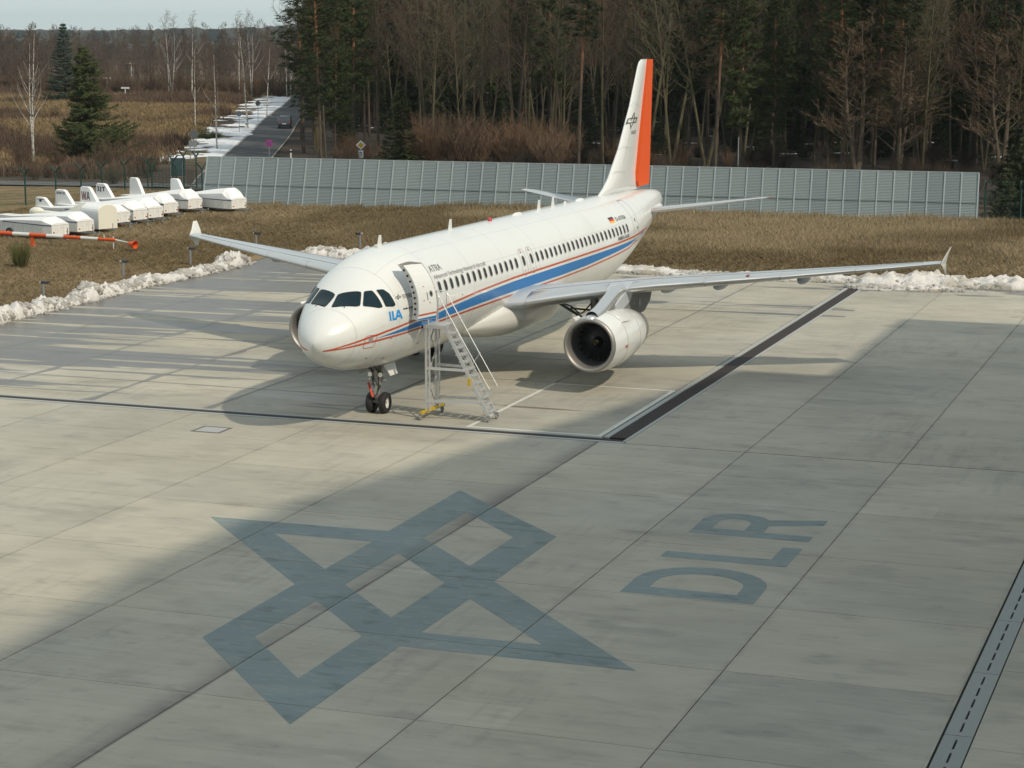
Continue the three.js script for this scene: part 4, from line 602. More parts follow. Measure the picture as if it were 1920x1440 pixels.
// ---------------------------------------------------------------- snow banks
const snowM = mat([.70, .69, .66], .9, 0, { vertexColors: true, bumpMap: grayTex(256, 256, (i, j) => .6 * vt(i / 4, j / 4, 64) + .4 * vt(i / 10, j / 10, 26)), bumpScale: .05 });
function snowBank(name, path, hgt, wid, seed, clean, label) {
  // a ridge of cleared snow: a strip lofted along the path, roughened, plus clods
  const r = RNG(seed), cv = new THREE.CatmullRomCurve3(path.map((p) => V(p[0], 0, p[1]))), L = cv.getLength(), N = floor(L / .13), M = 22, pos = [], idx = [], uv = [], col = [];
  for (let i = 0; i <= N; i++) {
    const c = cv.getPointAt(i / N), tn = cv.getTangentAt(i / N), nx = -tn.z, nz = tn.x, s = i / N * L, env = sstep(0, 1.2, s) * sstep(L, L - 1.2, s);
    const big = .15 + 1.5 * fbm(s * .45 + seed, 4.2, 3), hh = hgt * 1.15 * big * env * (1 + .25 * (vn(s * 1.3, seed) - .5)), ww = wid * (.75 + .5 * fbm(s * .3, seed + 2.2, 2)) * (.3 + .7 * env);
    for (let j = 0; j <= M; j++) {
      const u = j / M * 2 - 1, p = pow(max(0, 1 - abs(u) ** 2.2), .62), n1 = fbm(s * 1.7 + seed * 3, u * ww * 1.7 + 5, 3) - .5, n2 = fbm(s * 4.6, u * ww * 4.6 + seed, 3) - .5, n3 = abs(fbm(s * 3.1 + 8, u * ww * 3.1 + seed * 2, 2) - .5);
      const n4 = abs(fbm(s * 1.9 + 3, u * ww * 2 + seed * 5, 2) - .5); const y = max(-.04, p * hh * (1 + 1.1 * n1) + p * (n2 * .6 - n3 * .8 - n4 * .9 + .28) * min(1, hh * 1.6)) - .02;
      pos.push(c.x + nx * (u * ww + n1 * .3) + tn.x * n2 * .25, y, c.z + nz * (u * ww + n1 * .3) + tn.z * n2 * .25); uv.push(s * .8, u * ww * .8);
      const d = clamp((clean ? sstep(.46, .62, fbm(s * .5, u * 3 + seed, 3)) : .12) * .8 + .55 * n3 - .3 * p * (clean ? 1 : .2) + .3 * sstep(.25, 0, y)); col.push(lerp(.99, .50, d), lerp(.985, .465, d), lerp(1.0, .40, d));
      if (i && j) { const a = (i - 1) * (M + 1) + j - 1, b = a + M + 1; idx.push(a, a + 1, b, b, a + 1, b + 1); }
    }
  }
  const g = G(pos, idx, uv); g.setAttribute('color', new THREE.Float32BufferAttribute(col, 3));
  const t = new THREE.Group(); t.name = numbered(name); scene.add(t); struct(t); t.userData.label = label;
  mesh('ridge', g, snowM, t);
  const clods = []; const cc = [];
  for (let k = 0; k < L * 90; k++) {
    const s = r() * .98 + .01, c = cv.getPointAt(s), tn = cv.getTangentAt(s), u = (r() + r() + r() - 1.5) * 1.25, q = u * wid, sz = (.05 + .17 * r() * r()) * (abs(u) > .8 ? .6 : 1) * (clean ? .75 : 1), ge = ico(sz, 1), p = ge.attributes.position;
    for (let i = 0; i < p.count; i++) { const f = .75 + .5 * h2(Math.round(p.getX(i) * 900) + k * 7, Math.round(p.getY(i) * 900 + p.getZ(i) * 500)); p.setXYZ(i, p.getX(i) * f * 1.2, p.getY(i) * f, p.getZ(i) * f * 1.1); }
    const big = .15 + 1.5 * fbm(s * L * .45 + seed, 4.2, 3), pk = 1 + .9 * (vn(s * L * 1.1, seed + 3) - .5), y = hgt * big * pk * (clean ? .75 : 1.15) * pow(max(0, 1 - abs(u) ** 2.2), .7); ge.translate(c.x - tn.z * q, max(.02, y * (.5 + .5 * r())), c.z + tn.x * q); ge.computeVertexNormals();
    const d = clean ? r() * .6 : r() * .7, n = p.count; for (let i = 0; i < n; i++) cc.push(lerp(.98, .55, d), lerp(.98, .52, d), lerp(1, .46, d)); clods.push(ge);
  }
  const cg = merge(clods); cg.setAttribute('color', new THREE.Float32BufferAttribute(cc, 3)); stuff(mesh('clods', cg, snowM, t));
}
snowBank('snow_bank', [[-34.5, -15], [-34.3, -22], [-34.6, -27], [-34.75, -33], [-34.9, -39], [-34.6, -45], [-34.9, -50.5]], .40, .6, 11, false, 'long lumpy dirty snow bank along the left edge of the apron');
snowBank('snow_bank', [[-33.2, -52.0], [-31.6, -54.3], [-29.5, -54.9], [-26.5, -55.2], [-23, -55.4], [-19.5, -55.6]], .5, .75, 23, false, 'lumpy dirty snow bank at the far left corner of the apron behind the nose');
snowBank('snow_bank', [[-15.5, -54.2], [-12.5, -53.9], [-9, -53.9], [-5.5, -53.8], [-2, -53.6], [1, -53.4]], .2, .95, 37, true, 'low grey-white snow bank behind the left wing');
snowBank('snow_bank', [[-.5, -53.7], [2, -53.7], [4.5, -54.0], [7.5, -54.6], [10.5, -54.7], [14, -54.9]], .33, 1.6, 41, true, 'broad half-cleared snow bank at the far right edge of the apron');
snowBank('snow_bank', [[-.2, -51.3], [1.4, -51.1], [3.0, -51.1], [4.6, -51.3], [6.0, -51.7]], .22, .5, 59, true, 'thin strip of fresh snow at the far end of the long drain');
// ---------------------------------------------------------------- field lights on posts along the bank
{
  const spots = [[-36.2, -31.2, 1.55, .35, 'first field light post, nearest in the row along the left snow bank'], [-37.2, -40.7, 1.55, .3, 'second field light post of the row along the left snow bank'], [-36.8, -47.5, 1.6, .3, 'third field light post of the row, below the right wing tip'], [-37.2, -56.6, 1.6, .1, 'field light post whose pale lamp shows just above the right wing'], [-31.2, -58.6, 1.6, PI, 'field light post behind the far corner snow bank near the nose']];
  const gal = mat([.30, .31, .32], .5, .6), head = mat([.05, .055, .065], .5, .3);
  const o = thing('field_light', 0, 0, 0);
  mesh('post', [rod(V(0, -.1, 0), V(0, 1.35, 0), .075, .07, 12), rod(V(0, 1.35, 0), V(0, 1.45, 0), .04)], gal, o);
  const hd = mesh('lamp_head', [bar(V(-.10, 1.50, 0), V(.22, 1.46, 0), .14, .2), bar(V(.2, 1.48, 0), V(.28, 1.45, 0), .16, .26)], head, o);
  mesh('bracket', [box(.12, .14, .14, -.1, 1.5, 0), rod(V(0, 1.4, 0), V(0, 1.5, 0), .05)], mat([.5, .5, .5], .5, .3), o);
  spots.forEach(([x, z, h, ry, label], i) => { const c = i ? copy(o, x, 0, z, ry) : o; c.position.set(x, 0, z); c.rotation.y = ry; c.scale.y = h / 1.6 * .68; tag(c, label, 'field light', 'field lights along the snow bank'); });
}
// ---------------------------------------------------------------- glider trailers in a row
const tw = mat([.82, .825, .82], .38, 0, { clearcoat: .3 }), tw2 = mat([.8, .8, .78], .45, 0, { map: colorTex(128, 128, (i, j, o) => { const v = .80 + .2 * vt(i / 9, j / 16, 14, 8) - .12 * sstep(.7, .9, vt(i / 4, j / 10, 32, 13)); o[0] = v; o[1] = v * .99; o[2] = v * .96; }, true) }), tcream = mat([.72, .70, .60], .5), trim = mat([.05, .055, .13], .5), hub = mat([.05, .05, .14], .6), galv = mat([.32, .33, .34], .5, .6);
function gliderTrailer(x, z, ry, L, W, H, fin, label, o = {}) {
  // local: +x forward (towards the drawbar); the front lower right corner is near (0, 0, +W / 2)
  const t = thing('glider_trailer', x, 0, z, ry); tag(t, label, 'glider trailer', 'white glider trailers parked in a row');
  const g0 = .34, hb = .62, tail = o.tail ?? .62;            // chassis height, height of the lower box
  // lid: hexagonal section that tapers to the tail, with a sloping front
  const sec = (s) => { const k = clamp(s / L), w = W / 2 * lerp(1, .62, k * k), top = lerp(H, g0 + tail, pow(sstep(.05, 1, k), .9)); return [w, top]; };
  const pos = [], idx = [], nS = 12; const rings = [];
  const ring = (x, w, b, top, sh, rt) => rings.push([[x, b, -w], [x, sh, -w], [x, top - rt * .12, -w * .72], [x, top, -w * .4], [x, top, w * .4], [x, top - rt * .12, w * .72], [x, sh, w], [x, b, w]]);
  const lb = g0 + hb + .02;
  const f = .82; // the front slopes back over this length
  { const [w, tp] = sec(0); ring(-.02, w * .86, lb, lb + .14, lb + .05, .3); ring(-f * .55, w * .95, lb, lerp(lb, tp, .72), lb + .14, .8); ring(-f, w, lb, tp, lerp(lb, tp, .55), 1); }
  for (let i = 1; i <= nS; i++) { const s = f + (L - f) * i / nS, [w, tp] = sec(s); const B = lerp(lb, min(lb, tp - .2), i / nS); ring(-s, w, B, tp, lerp(B, tp, .55), 1); }
  rings.forEach((r, i) => { r.forEach((p) => pos.push(...p)); if (i) for (let j = 0; j < 8; j++) { const a = (i - 1) * 8 + j, b = (i - 1) * 8 + (j + 1) % 8; idx.push(a, a + 8, b, b, a + 8, b + 8); } });
  const e = (rings.length - 1) * 8; for (let j = 1; j < 7; j++) { idx.push(0, j, j + 1); idx.push(e, e + j + 1, e + j); }
  const lid = G(pos, idx).toNonIndexed(); lid.computeVertexNormals(); mesh('lid', lid, o.m || tw, t);
  const low = []; { const pts = [[0, W / 2 * .86], [-f, W / 2], [-L * .55, sec(L * .55)[0]], [-L, sec(L)[0]]]; const sh = [...pts.map(([a, b]) => [a, b]), ...pts.slice().reverse().map(([a, b]) => [a, -b])]; low.push(prism(sh.map(([a, b]) => [a, b]), hb, .0).rotateX(-PI / 2).translate(0, g0, 0)); }
  mesh('body', low, o.m2 || tw2, t);
  mesh('trim_strip', [bar(V(-f, g0 + hb, W / 2 + .006), V(-L * .6, g0 + hb, sec(L * .6)[0] + .006), .02, .06), bar(V(-.0, g0 + hb, W / 2 * .86 + .004), V(-f, g0 + hb, W / 2 + .006), .02, .06)], trim, t);
  mesh('chassis', [box(L * .8, .1, W * .7, -L * .45, g0 - .06, 0), bar(V(.0, g0 - .06, .35), V(1.05, g0 - .04, 0), .07), bar(V(0, g0 - .06, -.35), V(1.05, g0 - .04, 0), .07), bar(V(1.0, g0 - .04, 0), V(1.35, g0 + .04, 0), .08), rod(V(.85, .1, .12), V(.85, .85, .12), .03), rod(V(.82, .1, .12), V(.88, .1, .12), .1, .1, 12)], galv, t);
  for (const s of [1, -1]) { const w = mesh('wheel', tyreG(.31, .19), rubber, t); w.rotation.y = PI / 2; w.position.set(-L * .5, .30, s * (W / 2 + .02)); mesh('rim', rimG(.31, .19), galv, w); }
  mesh('mudguard', [-1, 1].map((s) => new THREE.CylinderGeometry(.42, .42, .26, 16, 1, false, -PI / 2, PI).rotateX(PI / 2).translate(-L * .5, .32, s * (W / 2 + .02))), hub, t);
  mesh('lamp', [-1, 1].map((s) => box(.02, .07, .12, .012, g0 + .18, s * W * .33)), mat([.4, .06, .03], .4), t);
  if (fin) { // the tail cover
    const [fx, fh, fw0, text, color] = fin, fw = fw0 * 1.3, yb = sec(fx)[1] - .04, q = prism([[-fx - fw * .48, yb], [-fx + fw * .72, yb], [-fx + fw * .18, yb + fh * .92], [-fx + fw * .05, yb + fh], [-fx - fw * .38, yb + fh], [-fx - fw * .45, yb + fh * .93]], .22, .03).translate(0, 0, -.11);
    const fm = mesh('tail_cover', q, o.m || tw, t);
    if (text) mesh('lettering', new THREE.PlaneGeometry(fw * .62, fh * (o.th || .5)).translate(-fx - fw * .08, yb + fh * (o.ty || .5), .143), mat([1, 1, 1], .5, 0, { transparent: true, alphaTest: .02, map: canvasTex(128, 80, (g) => { g.font = 'bold 84px sans-serif'; const m = g.measureText(text).width; g.save(); g.scale(122 / m, 1); g.textBaseline = 'middle'; color.forEach((c, i) => { g.save(); g.beginPath(); g.rect(i * m / color.length, 0, m / color.length, 80); g.clip(); g.fillStyle = c; g.fillText(text, 0, 42); g.restore(); }); g.restore(); }) }), fm);
  }
  return t;
}
{
  const A = rad(-19.5), T = (fx, fz, L, W, H, fin, label, o) => { const c = cos(A), s = sin(A); const px = -.02, pz = W / 2 * .86; const X = fx - (px * c + pz * s), Z = fz - (-px * s + pz * c); return gliderTrailer(X, Z, o?.ry ?? A, L, W, H, fin, label, o); };
  T(-49.64, -77.59, 8.0, 1.75, 1.78, [6.6, 1.15, .95], 'rightmost white glider trailer in the row, standing close to the slatted fence');
  T(-52.52, -76.46, 7.6, 1.6, 1.7, [6.4, 1.25, .95], 'second white glider trailer from the fence, with a tall plain tail cover', { m: mat([.79, .79, .78], .4) });
  T(-52.5, -72.83, 8.4, 1.6, 1.7, [7.2, 1.05, 1.2, 'IJT', ['#25303c']], 'white glider trailer with three dark letters on its tail cover', { ty: .66, th: .4 });
  T(-51.71, -69.23, 8.4, 1.6, 1.66, [7.1, 1.1, 1.2, 'WA', ['#7a1f2c', '#4a4650']], 'white glider trailer with two red letters on its tail cover', { th: .72, ty: .45 });
  T(-51.88, -67.49, 8.6, 1.5, 1.6, [8.1, 1.0, 1.25, 'KSW XS', ['#2a3550']], 'white glider trailer with a small dark line of letters on its rounded tail cover', { ty: .8, th: .22 });
  T(-52.02, -65.39, 8.8, 1.5, 1.5, [8.4, .62, 1.1, 'T', ['#22252a']], 'white glider trailer with the lowest tail cover, ahead of the boxy one', { ty: .7, th: .4 });
  { // the boxy trailer with an upright rounded front
    const t = thing('glider_trailer', -50.75, 0, -62.2, rad(-24)); tag(t, 'boxy glider trailer with an upright round-topped cream front door', 'glider trailer', 'white glider trailers parked in a row');
    const arch = (w, h, n = 10) => { const o = [[-w / 2, .3], [w / 2, .3], [w / 2, h - .45]]; for (let i = 0; i <= n; i++) { const a = PI * i / n; o.push([w / 2 * cos(a), h - .45 + .45 * sin(a)]); } o.push([-w / 2, h - .45]); return o; };
    const b = prism(arch(1.5, 1.9), 1.9, 0).rotateY(-PI / 2).translate(0, 0, 0); mesh('body', b, tw, t);
    mesh('front_door', prism(arch(1.46, 1.86), .03, .01).rotateY(PI / 2).translate(.01, 0, 0), tcream, t);
    const tp = [], ti = []; for (let i = 0; i <= 10; i++) { const s = i / 10, w = lerp(.75, .42, s), h = lerp(1.85, 1.0, sstep(0, .5, s)); for (const [zz, yy] of [[-w, .35], [-w, h * .7], [-w * .6, h], [w * .6, h], [w, h * .7], [w, .35]]) tp.push(-1.9 - s * 6.4, yy, zz); if (i) for (let j = 0; j < 6; j++) { const a = (i - 1) * 6 + j, c = (i - 1) * 6 + (j + 1) % 6; ti.push(a, a + 6, c, c, a + 6, c + 6); } } const k0 = 60; for (let j = 1; j < 5; j++) ti.push(k0, k0 + j + 1, k0 + j); const tg = G(tp, ti).toNonIndexed(); tg.computeVertexNormals(); mesh('tail_box', tg, tcream, t);
    mesh('tail_cap', ball(.6, 0, 0, 0, 14).applyMatrix4(new THREE.Matrix4().makeScale(1.3, .65, .7).setPosition(-8.1, .82, 0)), tcream, t);
    mesh('drawbar', [bar(V(0, .28, .3), V(.9, .3, 0), .06), bar(V(0, .28, -.3), V(.9, .3, 0), .06), rod(V(.7, .1, .1), V(.7, .7, .1), .025)], galv, t);
    for (const s of [1, -1]) { const w = mesh('wheel', tyreG(.3, .18), rubber, t); w.rotation.y = PI / 2; w.position.set(-4, .29, s * .8); }
    mesh('chassis', box(7, .08, 1.1, -3.6, .26, 0), galv, t);
  }
  T(-51.19, -59.15, 8.6, 1.6, 1.55, null, 'white glider trailer between the boxy one and the nearest one, with a blue trim line');
  T(-51.44, -56.51, 8.2, 1.6, 1.45, null, 'nearest white glider trailer, behind the orange and white pole, with a blue wheel arch');
}
{ // fallen wind-sock mast, orange and white bands
  const or = mat([.62, .085, .012], .5), wh = mat([.66, .66, .64], .5);
  const a = V(-55.9, .78, -53.5), b = V(-45.1, .6, -53.5), t = thing('banded_mast', -50, 0, -53.5); tag(t, 'long orange and white banded mast lying on low supports on the grass', 'mast');
  const at = (f) => a.clone().lerp(b, f).sub(t.position), N = 9; for (let k = 0; k < N; k++) mesh(k % 2 ? 'white_band' : 'orange_band', rod(at(k / N), at((k + 1) / N), lerp(.145, .095, k / N), lerp(.145, .095, (k + 1) / N), 16), k % 2 ? wh : or, t);
  mesh('tip', rod(at(1), at(1).add(V(1.1, -.12, .2)), .05, .03, 8), wh, t); mesh('bracket', rod(at(.985).add(V(0, -.55, 0)), at(.985).add(V(0, .2, 0)), .03), wh, t); mesh('bracket', rod(at(.93).add(V(0, -.15, 0)), at(.93).add(V(0, .3, .1)), .03), wh, t);
  mesh('sock_ring', rod(at(1).add(V(1.0, -.16, .2)), at(1).add(V(1.55, -.2, .35)), .1, .24, 16, true), mat([.68, .10, .02], .55, 0, { side: THREE.DoubleSide }), t);
  for (const f of [.2, .46]) mesh('support', [bar(at(f).setY(0), at(f), .12, .2), box(.5, .06, .25, at(f).x, .04, 0)], or, t);
}
{ // broom bush by the left edge
  const r = RNG(5), L = []; for (let k = 0; k < 420; k++) { const a = r() * 2 * PI, s = pow(r(), .6), h = .7 + 1.0 * r() * (1 - s * .35), lean = .12 + .45 * s * r(); L.push(rod(V(cos(a) * s * .28, -.05, sin(a) * s * .28), V(cos(a) * (s * .28 + lean * h), h, sin(a) * (s * .28 + lean * h)), .012, .004, 3, true)); }
  const t = thing('broom_bush', -45.3, 0, -43.4); mesh('stems', L, mat([.10, .105, .03], .9), t); tag(t, 'upright green broom bush alone on the grass below the banded mast', 'bush');
}
// ---------------------------------------------------------------- the slatted blast fence behind the field
{
  const A = V(-54.9, 0, -83.1), B = V(1.95, 0, -87.35), dir = B.clone().sub(A), LEN = dir.length(); dir.normalize();
  const t = thing('blast_fence', A.x, 0, A.z, atan2(-dir.z, dir.x)); tag(t, 'long grey slatted metal blast fence leaning back along the edge of the wood', 'fence');
  const N = 50, w = LEN / N, H = 3.55, lean = 1.2, r = RNG(8);
  const ms = [.0, .018, -.018, .008].map((d) => mat([.225 + d, .268 + d, .28 + d], .6));
  // one panel: louvred slats as a folded sheet
  const slats = 34, pos = [], idx = []; for (let k = 0; k < slats; k++) { const y0 = k / slats, y1 = (k + .72) / slats, y2 = (k + 1) / slats, s = (y) => -lean * y, q = pos.length / 3; for (const x of [.035, w - .035]) { pos.push(x, y0 * H, s(y0) + .0, x, y1 * H, s(y1) + .034, x, y2 * H, s(y2) + .0); } idx.push(q, q + 3, q + 1, q + 1, q + 3, q + 4, q + 1, q + 4, q + 2, q + 2, q + 4, q + 5); }
  const back = pos.length / 3; for (const x of [.035, w - .035]) pos.push(x, 0, -.09, x, H, -lean - .09); idx.push(back, back + 1, back + 2, back + 2, back + 1, back + 3);
  const pg = G(pos, idx).toNonIndexed(); pg.computeVertexNormals();
  const postM = mat([.31, .365, .38], .55);
  const post = merge([bar(V(0, -.1, .06), V(0, H + .02, -lean + .06), .07, .09, V(1, 0, 0)), bar(V(0, -.1, -1.9), V(0, H * .75, -lean * .75 - .1), .08, .08)]);
  for (let k = 0; k <= N; k++) { if (k < N) { const p = mesh('panel', pg, ms[floor(r() * 4)], t); p.position.x = k * w; p.rotation.x = (r() - .5) * .006; } const q = mesh('post', post, postM, t); q.position.x = k * w; }
  mesh('top_rail', bar(V(0, H + .03, -lean - .03), V(LEN, H + .03, -lean - .03), .12, .05), postM, t);
  mesh('mid_rail', bar(V(0, H * .44, -lean * .44 + .075), V(LEN, H * .44, -lean * .44 + .075), .02, .04), ms[2], t);
}
// ---------------------------------------------------------------- green mesh fences with forked post tops
{
  const gm = mat([.012, .052, .04], .6, .1), wire = mat([.010, .036, .030], .7, .1);
  function meshFence(pts, label, H = 2.3) {
    const t = thing('mesh_fence', pts[0][0], 0, pts[0][1]); tag(t, label, 'fence'); const o = t.position;
    pts.forEach(([x, z], i) => { const b = V(x - o.x, 0, z - o.z), n = i < pts.length - 1 ? V(pts[i + 1][0] - x, 0, pts[i + 1][1] - z) : V(x - pts[i - 1][0], 0, z - pts[i - 1][1]); n.normalize(); const s = V(-n.z, 0, n.x).multiplyScalar(.5);
      const c = b.clone().setY(H); mesh('post', [rod(b.clone().setY(-.2), c, .065, .065, 8), bar(c, c.clone().add(s).setY(H + .48), .085, .085), bar(c, c.clone().sub(s).setY(H + .48), .085, .085)], gm, t);
      if (i < pts.length - 1) { const e = V(pts[i + 1][0] - o.x, 0, pts[i + 1][1] - o.z), L = e.distanceTo(b), k = floor(L / .075), W = []; for (let j = 1; j < k; j++) { const p = b.clone().lerp(e, j / k); W.push(bar(p.clone().setY(.05), p.clone().setY(H - .03), .009, .009)); } for (let y = .1; y < H; y += .2) W.push(bar(b.clone().setY(y), e.clone().setY(y), .014, .014)); stuff(mesh('wire_mesh', W, wire, t));
        for (const sg of [1, -1]) for (const f of [.5, 1]) W.length; mesh('barbed_wire', [1, -1].flatMap((sg) => [.55, 1].map((f) => bar(c.clone().addScaledVector(s, sg * f).setY(H + .48 * f), e.clone().setY(H).addScaledVector(s, sg * f).setY(H + .48 * f), .012))), wire, t); } });
  }
  meshFence([[-69.8, -75.2], [-67.4, -78.6], [-66.5, -81.4], [-66.1, -84.4], [-65.9, -87.2], [-65.6, -90.2], [-65.2, -93.2], [-64.6, -96.4]], 'green mesh fence with forked post tops behind the glider trailers');
  meshFence([[-64.2, -97.4], [-62.9, -97.2]], 'narrow green gate frame at the end of the trailer fence', 2.6);
  meshFence([[-57.6, -88.2], [-60.3, -89.0], [-62.8, -89.6]], 'short green mesh fence between the gate and the blast fence');
  meshFence([[1.9, -92.1], [4.3, -92.6], [6.8, -93.1], [9.3, -93.6], [11.8, -94.1]], 'dark green mesh fence to the right of the blast fence');
}
// ---------------------------------------------------------------- country road, verge, car, signs
{
  const asph = mat([.052, .056, .062], .9, 0, { bumpMap: fine, bumpScale: .004 });
  const C = [[-60, -96], [-66, -108.5], [-77, -134.4], [-92.6, -171.0], [-108, -206], [-128.5, -255], [-150, -305]].map(([x, z]) => V(x, 0, z)), cv = new THREE.CatmullRomCurve3(C);
  const strip = (o0, o1, y, n = 60, t0 = 0, t1 = 1) => { const pos = [], idx = [], uv = []; for (let i = 0; i <= n; i++) { const u = lerp(t0, t1, i / n), p = cv.getPointAt(u), t = cv.getTangentAt(u), nx = -t.z, nz = t.x; const gy = max(groundY(p.x, p.z), -.03) + .09 + y; for (const o of [o0, o1]) { pos.push(p.x + nx * o, gy, p.z + nz * o); uv.push(o, u * 200); } if (i) { const a = i * 2 - 2; idx.push(a, a + 1, a + 2, a + 1, a + 3, a + 2); } } const g = G(pos, idx, uv); const nn = g.attributes.normal; if (nn.getY(0) < 0) { g.setIndex(idx.map((_, i) => idx[i - i % 3 + [0, 2, 1][i % 3]])); g.computeVertexNormals(); } return g; };
  const r = struct(thing('road', 0, 0, 0)); mesh('asphalt', strip(-2.4, 2.4, 0), asph, r); mesh('edge_strip', strip(-2.62, -2.45, .004), mat([.26, .25, .22], .9), r); mesh('edge_strip', strip(2.45, 2.62, .004), mat([.26, .25, .22], .9), r);
  // the service road behind the fence
  const s2 = struct(thing('service_road', 0, 0, 0)); { const pos = [], idx = []; const q = [[-95, -94], [-83, -95.5], [-72, -97.5], [-64, -99], [-57, -99.5], [-44, -99]]; q.forEach(([x, z], i) => { for (const o of [1.9, -1.9]) pos.push(x, .07, z + o); if (i) { const a = i * 2 - 2; idx.push(a, a + 2, a + 1, a + 1, a + 2, a + 3); } }); mesh('asphalt', G(pos, idx), mat([.115, .12, .125], .9), s2); const g = s2.children[0].geometry; if (g.attributes.normal.getY(0) < 0) { g.setIndex(idx.map((_, i) => idx[i - i % 3 + [0, 2, 1][i % 3]])); g.computeVertexNormals(); } }
  // thin patchy snow on the verge left of the road: flat shreds that follow the ground
  const rr = RNG(77), sn = [], sp = (x, z, rad_, flat) => { const n = 11, pos = [x, 0, z], idx = []; for (let k = 0; k < n; k++) { const a = k / n * 2 * PI, q = rad_ * (.45 + .8 * rr()); pos.push(x + cos(a) * q * 1.3, 0, z + sin(a) * q * 1.0); } for (let k = 0; k < n; k++) idx.push(0, 1 + (k + 1) % n, 1 + k); for (let k = 0; k <= n; k++) pos[k * 3 + 1] = max(groundY(pos[k * 3], pos[k * 3 + 2]), -.08) + (k ? .03 : .10 + .05 * rr()); return G(pos, idx); };
  for (let k = 0; k < 6000; k++) { const u = lerp(.19, .93, pow(rr(), .8)), p = cv.getPointAt(u), t = cv.getTangentAt(u), o = -3.0 - pow(rr(), 1.9) * lerp(8.5, 5, u) * (fbm(u * 40, 3.3, 2) + .5), x = p.x - t.z * -o * -1, z = p.z + t.x * o; const X = p.x + (-t.z) * o, Z = p.z + t.x * o; if (fbm(X * .35, Z * .35, 3) > .33 + .05 * (-o - 3)) sn.push(sp(X, Z, .3 + .6 * rr())); }
  for (let k = 0; k < 1100; k++) { const X = lerp(-98, -82, rr()), Z = lerp(-160, -126, rr()), o = (X + 82) + (Z + 126) * .45; if (abs(o) < 9 && fbm(X * .3 + 4, Z * .3, 3) > .5) sn.push(sp(X, Z, .2 + .4 * rr())); }
  for (let k = 0; k < 26; k++) sn.push(sp(lerp(-54, -50, rr()), -81.9 - rr() * .4, .15 + .2 * rr()));
  stuff(mesh('snow_shreds', sn, mat([.66, .68, .71], .9)));
  // snow lying between the trunks of the wood
  const wn = []; for (let k = 0; k < 300; k++) { const Z = lerp(-152, -262, pow(rr(), .8)), X = lerp(-66 - (-Z - 150) * .55, 14, rr()); if (fbm(X * .09 + 2, Z * .06, 3) > .47) wn.push(sp(X, Z, .4 + .8 * rr())); } stuff(mesh('woodland_snow', wn, mat([.62, .65, .70], .95)));
  // the dark car driving away
  const car = thing("car", -98.6, groundY(-98.6, -188) + .12, -188, 0); const cd = cv.getTangentAt(.62); car.rotation.y = atan2(-cd.x, -cd.z) ;
  tag(car, 'small dark hatchback driving away along the country road', 'car');
  const cp = mat([.02, .028, .04], .25, 0, { clearcoat: 1 }), gl = mat([.05, .07, .09], .08, 0, { clearcoat: 1 });
  mesh('body', [prism([[-1.95, .3], [1.95, .3], [2.0, .62], [1.8, .86], [.95, .95], [.35, 1.42], [-1.35, 1.45], [-1.85, .98], [-1.98, .6]], 1.5, .08).translate(0, 0, -.75).rotateY(PI / 2)], cp, car);
  mesh('rear_window', [bar(V(0, 1.38, 1.46), V(0, 1.02, 1.9), 1.25, .03)], gl, car); mesh('side_window', [-1, 1].map((s) => box(.02, .3, 1.9, s * .835, 1.2, .35)), gl, car);
  for (const [x, z] of [[-.72, 1.25], [.72, 1.25], [-.72, -1.25], [.72, -1.25]]) { const w = mesh('wheel', tyreG(.31, .2), rubber, car); w.position.set(x, .2, z); }
  for (const s of [-1, 1]) mesh('tail_lamp', box(.22, .14, .04, s * .66, .84, 1.99), mat([.35, .02, .02], .3), car);
  mesh('number_plate', box(.5, .11, .02, 0, .62, 2.08), mat([.75, .75, .75], .5), car); mesh('roof_glint', box(1.2, .02, 1.2, 0, 1.535, .3), mat([.25, .28, .3], .1, .6), car);
  // signs
  const pole = (t, h, r = .035) => mesh('pole', rod(V(0, -.1, 0), V(0, h, 0), r, r, 8), galv, t);
  const backM = mat([.10, .115, .125], .6, .4);
  { const t = thing('road_sign', -78.5, 0, -126, .5); pole(t, 3.0); mesh('pole', rod(V(-.38, -.1, -.1), V(-.38, 1.95, -.1), .035), galv, t); mesh('sign_back', [prism([[0, -.5], [.5, 0], [0, .5], [-.5, 0]], .03, .008).translate(0, 2.72, .04)], backM, t); mesh('lower_plate', rbox(.82, .6, .04, .015, -.12, 1.82, .06), mat([.2, .22, .23], .6, .3), t); tag(t, 'road sign seen from behind: diamond above a rectangle on two poles in the snow', 'road sign'); }
  { const t = thing('road_sign', -72.6, 0, -130.5, .45); pole(t, 1.75); mesh('disc', new THREE.CylinderGeometry(.36, .36, .03, 28).rotateX(PI / 2).translate(0, 1.75, .04), mat([.30, .03, .09], .5), t); mesh('face', new THREE.CylinderGeometry(.27, .27, .02, 28).rotateX(PI / 2).translate(0, 1.75, .055), mat([.16, .05, .25], .5), t); mesh('bar', bar(V(-.2, 1.95, .075), V(.2, 1.55, .075), .07, .012), mat([.30, .03, .09], .5), t); tag(t, 'round red and violet no-stopping sign at the near right of the road', 'road sign'); }
  for (const [x, z, h, label] of [[-99.8, -177.5, 2.35, 'small blue-grey round sign on a pole left of the road, near a birch'], [-108.7, -200.6, 2.6, 'farther small blue-grey round sign on a pole left of the road']]) { const t = thing('road_sign', x, groundY(x, z), z, .45); pole(t, h); mesh('disc', new THREE.CylinderGeometry(.34, .34, .03, 24).rotateX(PI / 2).translate(0, h, .04), mat([.09, .12, .15], .5, .2), t); tag(t, label, 'road sign'); }
